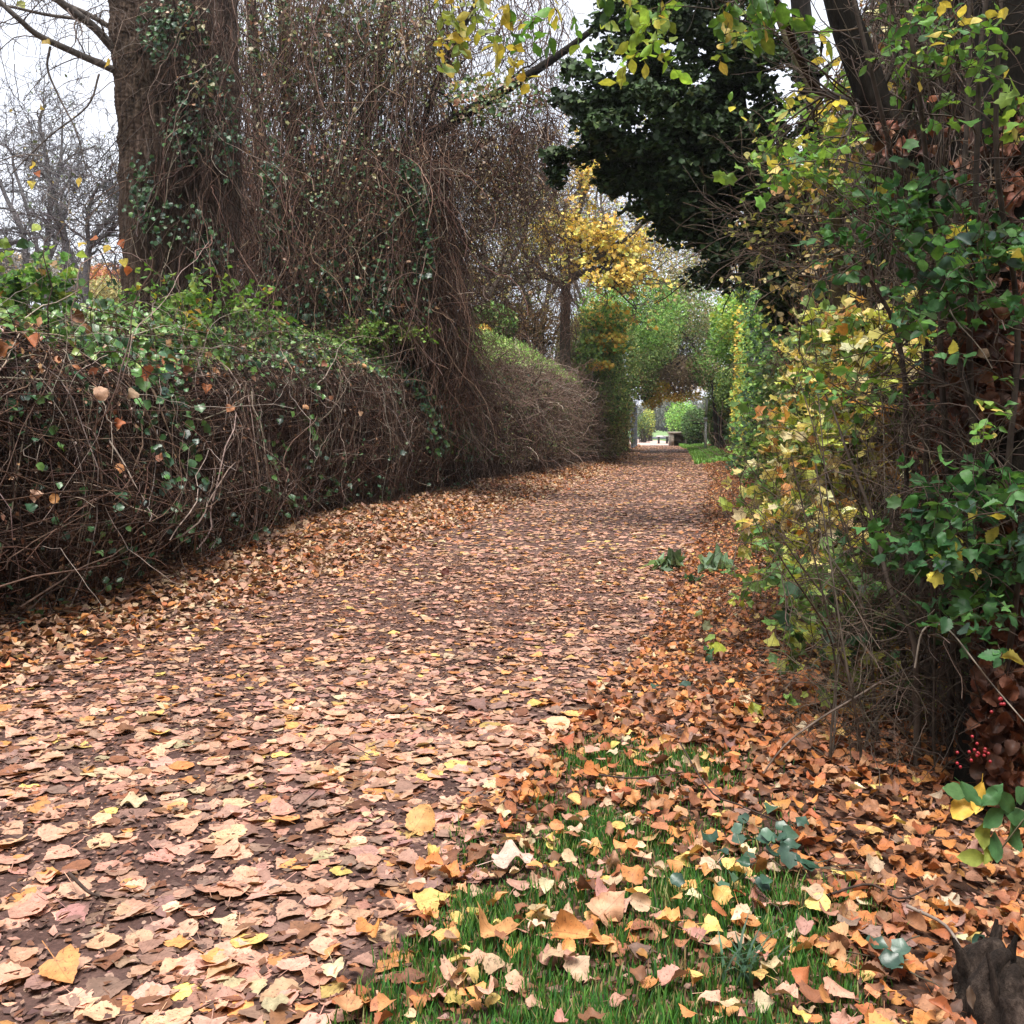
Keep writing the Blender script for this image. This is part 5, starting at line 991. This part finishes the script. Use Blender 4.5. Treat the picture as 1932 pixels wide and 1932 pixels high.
# mossy stump at bottom right
sp=gp(1880,1990); t=thing('tree_stump',sp,'dark rotten stump with broken upright shoots in the bottom right corner','stump')
A=Acc(); bark_tube(A,[sp+[.04,.02,-.05],sp+[.04,.02,.02],sp+[.038,.03,.06],sp+[.04,.03,.085],sp+[.045,.03,.09]],[.12,.085,.07,.05,.004],110,90,.04,9)
for k in range(26):
    a=R.uniform(0,6.28); rr=R.uniform(.03,.085); q=sp+[.04+rr*math.cos(a),.03+rr*math.sin(a),0]; hh=R.uniform(.05,.15)
    bark_tube(A,[q+[0,0,-.01],q+[R.normal()*.004,R.normal()*.004,hh*.6],q+[R.normal()*.01,R.normal()*.01,hh]],[R.uniform(.008,.02),R.uniform(.006,.014),.001],9,14,.003,3)
A.build('stump_wood',bark_mat('rotten_wood',(.010,.007,.006),(.035,.024,.02),(.11,.08,.068),14,.3,.02),t)
A=Acc(); n=60; q=sp+[.03,.0,0]+R.normal(size=(n,3))*[.09,.07,.0]; q[:,2]=sp[2]+R.uniform(.0,.08,n); scatter(A,T_OVH,q,np.array([0,-.6,.7])+R.normal(size=(n,3))*.5,rnd(n),R.uniform(.02,.045,n),pick([(BROWN,3),((.1,.05,.03),3),(RUST,1)],n),.8,.4); A.build('clinging_leaves',M_FALL,t)
A=Acc(); 
for (u,v0,v1,r) in ((1840,1880,1790,.003),(1862,1880,1800,.0025),(1875,1870,1795,.003),(1880,1860,1800,.002),(1850,1890,1840,.0035)):
    C=smooth(PP([(u,v0,2.0),(u+R.normal()*5,(v0+v1)/2,2.0),(u+R.normal()*8,v1,2.0)],2),8); tubes(A,C[None],np.linspace(r,r*.7,8)[None],(.3,.22,.18),5)
A.build('shoot',M_TWIG,t)
# fallen twigs on the ground, one each
for (pts,r,lab) in (([(1710,1792,0),(1780,1815,0),(1812,1860,0),(1820,1885,0)],.004,'pale bent twig on the dark litter above the stump'),([(1283,1475,0),(1340,1580,0),(1400,1610,0),(1470,1640,0)],.003,'long thin dark twig lying across leaves behind the grass'),([(600,1455,0),(640,1430,0),(700,1460,0)],.0025,'short brown twig on the middle of the path'),([(560,1565,0),(600,1530,0)],.003,'short dark twig between leaves on the path'),([(130,1680,0),(165,1715,0),(190,1725,0)],.005,'thick short dark twig near the lower left of the path'),([(1130,1520,0),(1200,1545,0),(1290,1540,0)],.003,'dark twig at the upper edge of the grass'),([(820,1280,0),(900,1262,0),(960,1290,0)],.003,'brown twig lying across the path at mid distance'),([(1560,1790,0),(1640,1760,0),(1700,1780,0),(1760,1740,0)],.003,'crooked twig on the orange litter right of the grass')):
    q=np.array([gp(a,b) for a,b,_ in pts]); q[:,2]+=.03; C=smooth(q,12); o=q[0]; A=Acc(); tubes(A,C[None],np.linspace(r,r*.6,12)[None],(.3,.24,.2) if 'pale' in lab else (.07,.045,.035),6); A.build('twig',M_TWIG,origin=o); tag(COL.objects[-1],lab,'twig',group='twigs lying on the ground')

# ------------------------------------------------------------------ air, sky, sun, camera
me=bpy.data.meshes.new('haze'); x0,x1,y0,y1,z0,z1=-280,280,-45,660,-1.5,26
vs=[(a,b,c) for a in (x0,x1) for b in (y0,y1) for c in (z0,z1)]
me.from_pydata(vs,[],[(0,1,3,2),(4,6,7,5),(0,4,5,1),(2,3,7,6),(0,2,6,4),(1,5,7,3)]); hz=bpy.data.objects.new('haze',me); COL.objects.link(hz)
m,nt=newmat('haze_air'); pv=nd(nt,'ShaderNodeVolumePrincipled'); pv.inputs['Density'].default_value=.0005; pv.inputs['Color'].default_value=(.93,.96,1,1); pv.inputs['Anisotropy'].default_value=.2
out=nd(nt,'ShaderNodeOutputMaterial'); nt.links.new(pv.outputs[0],out.inputs['Volume']); me.materials.append(m)
tag(hz,'thin autumn mist filling the air and fading the far trees','haze',kind='stuff')

W=bpy.data.worlds.new('World'); bpy.context.scene.world=W; W.use_nodes=True; nt=W.node_tree; nt.nodes.clear()
SUN_EL,SUN_AZ=math.radians(73),math.radians(192)
sky=nt.nodes.new('ShaderNodeTexSky'); sky.sky_type='NISHITA'; sky.sun_disc=False; sky.sun_elevation=SUN_EL; sky.sun_rotation=SUN_AZ; sky.air_density=1; sky.dust_density=3
tc=nt.nodes.new('ShaderNodeTexCoord'); no=nt.nodes.new('ShaderNodeTexNoise'); no.inputs['Scale'].default_value=2.2; no.inputs['Detail'].default_value=5; nt.links.new(tc.outputs['Generated'],no.inputs['Vector'])
cl=ramp(nt,no.outputs['Fac'],[(.35,(6.7,7.1,8.1)),(.65,(7.8,8.0,8.6))])
mx=nt.nodes.new('ShaderNodeMix'); mx.data_type='RGBA'; mx.inputs[0].default_value=.88; nt.links.new(sky.outputs[0],mx.inputs[6]); nt.links.new(cl,mx.inputs[7])
bg=nt.nodes.new('ShaderNodeBackground'); bg.inputs[1].default_value=.1; nt.links.new(mx.outputs[2],bg.inputs[0]); ow=nt.nodes.new('ShaderNodeOutputWorld'); nt.links.new(bg.outputs[0],ow.inputs[0])
sl=bpy.data.lights.new('sun','SUN'); sl.energy=3.4; sl.angle=math.radians(28); sl.color=(1,.95,.88); so=bpy.data.objects.new('sun',sl); COL.objects.link(so)
sd=np.array([math.sin(SUN_AZ)*math.cos(SUN_EL),math.cos(SUN_AZ)*math.cos(SUN_EL),math.sin(SUN_EL)])
import mathutils
so.rotation_euler=mathutils.Vector(sd).to_track_quat('Z','Y').to_euler(); so.location=(0,0,20)
cam=bpy.data.cameras.new('camera'); co=bpy.data.objects.new('camera',cam); COL.objects.link(co); bpy.context.scene.camera=co
cam.sensor_width=36; cam.sensor_fit='HORIZONTAL'; cam.lens=36; cam.shift_y=-(966-HV)/1932; cam.clip_end=3000; cam.clip_start=.05
co.location=(0,0,H); co.rotation_euler=(PI/2,0,0)
sc=bpy.context.scene; sc.view_settings.view_transform='Standard'; sc.view_settings.look='None'; sc.view_settings.gamma=1; sc.view_settings.exposure=.93
sc.cycles.volume_bounces=0; sc.cycles.transparent_max_bounces=4
print('verts', sum(len(o.data.vertices) for o in COL.objects if o.type=='MESH'), 'objects', len(COL.objects))
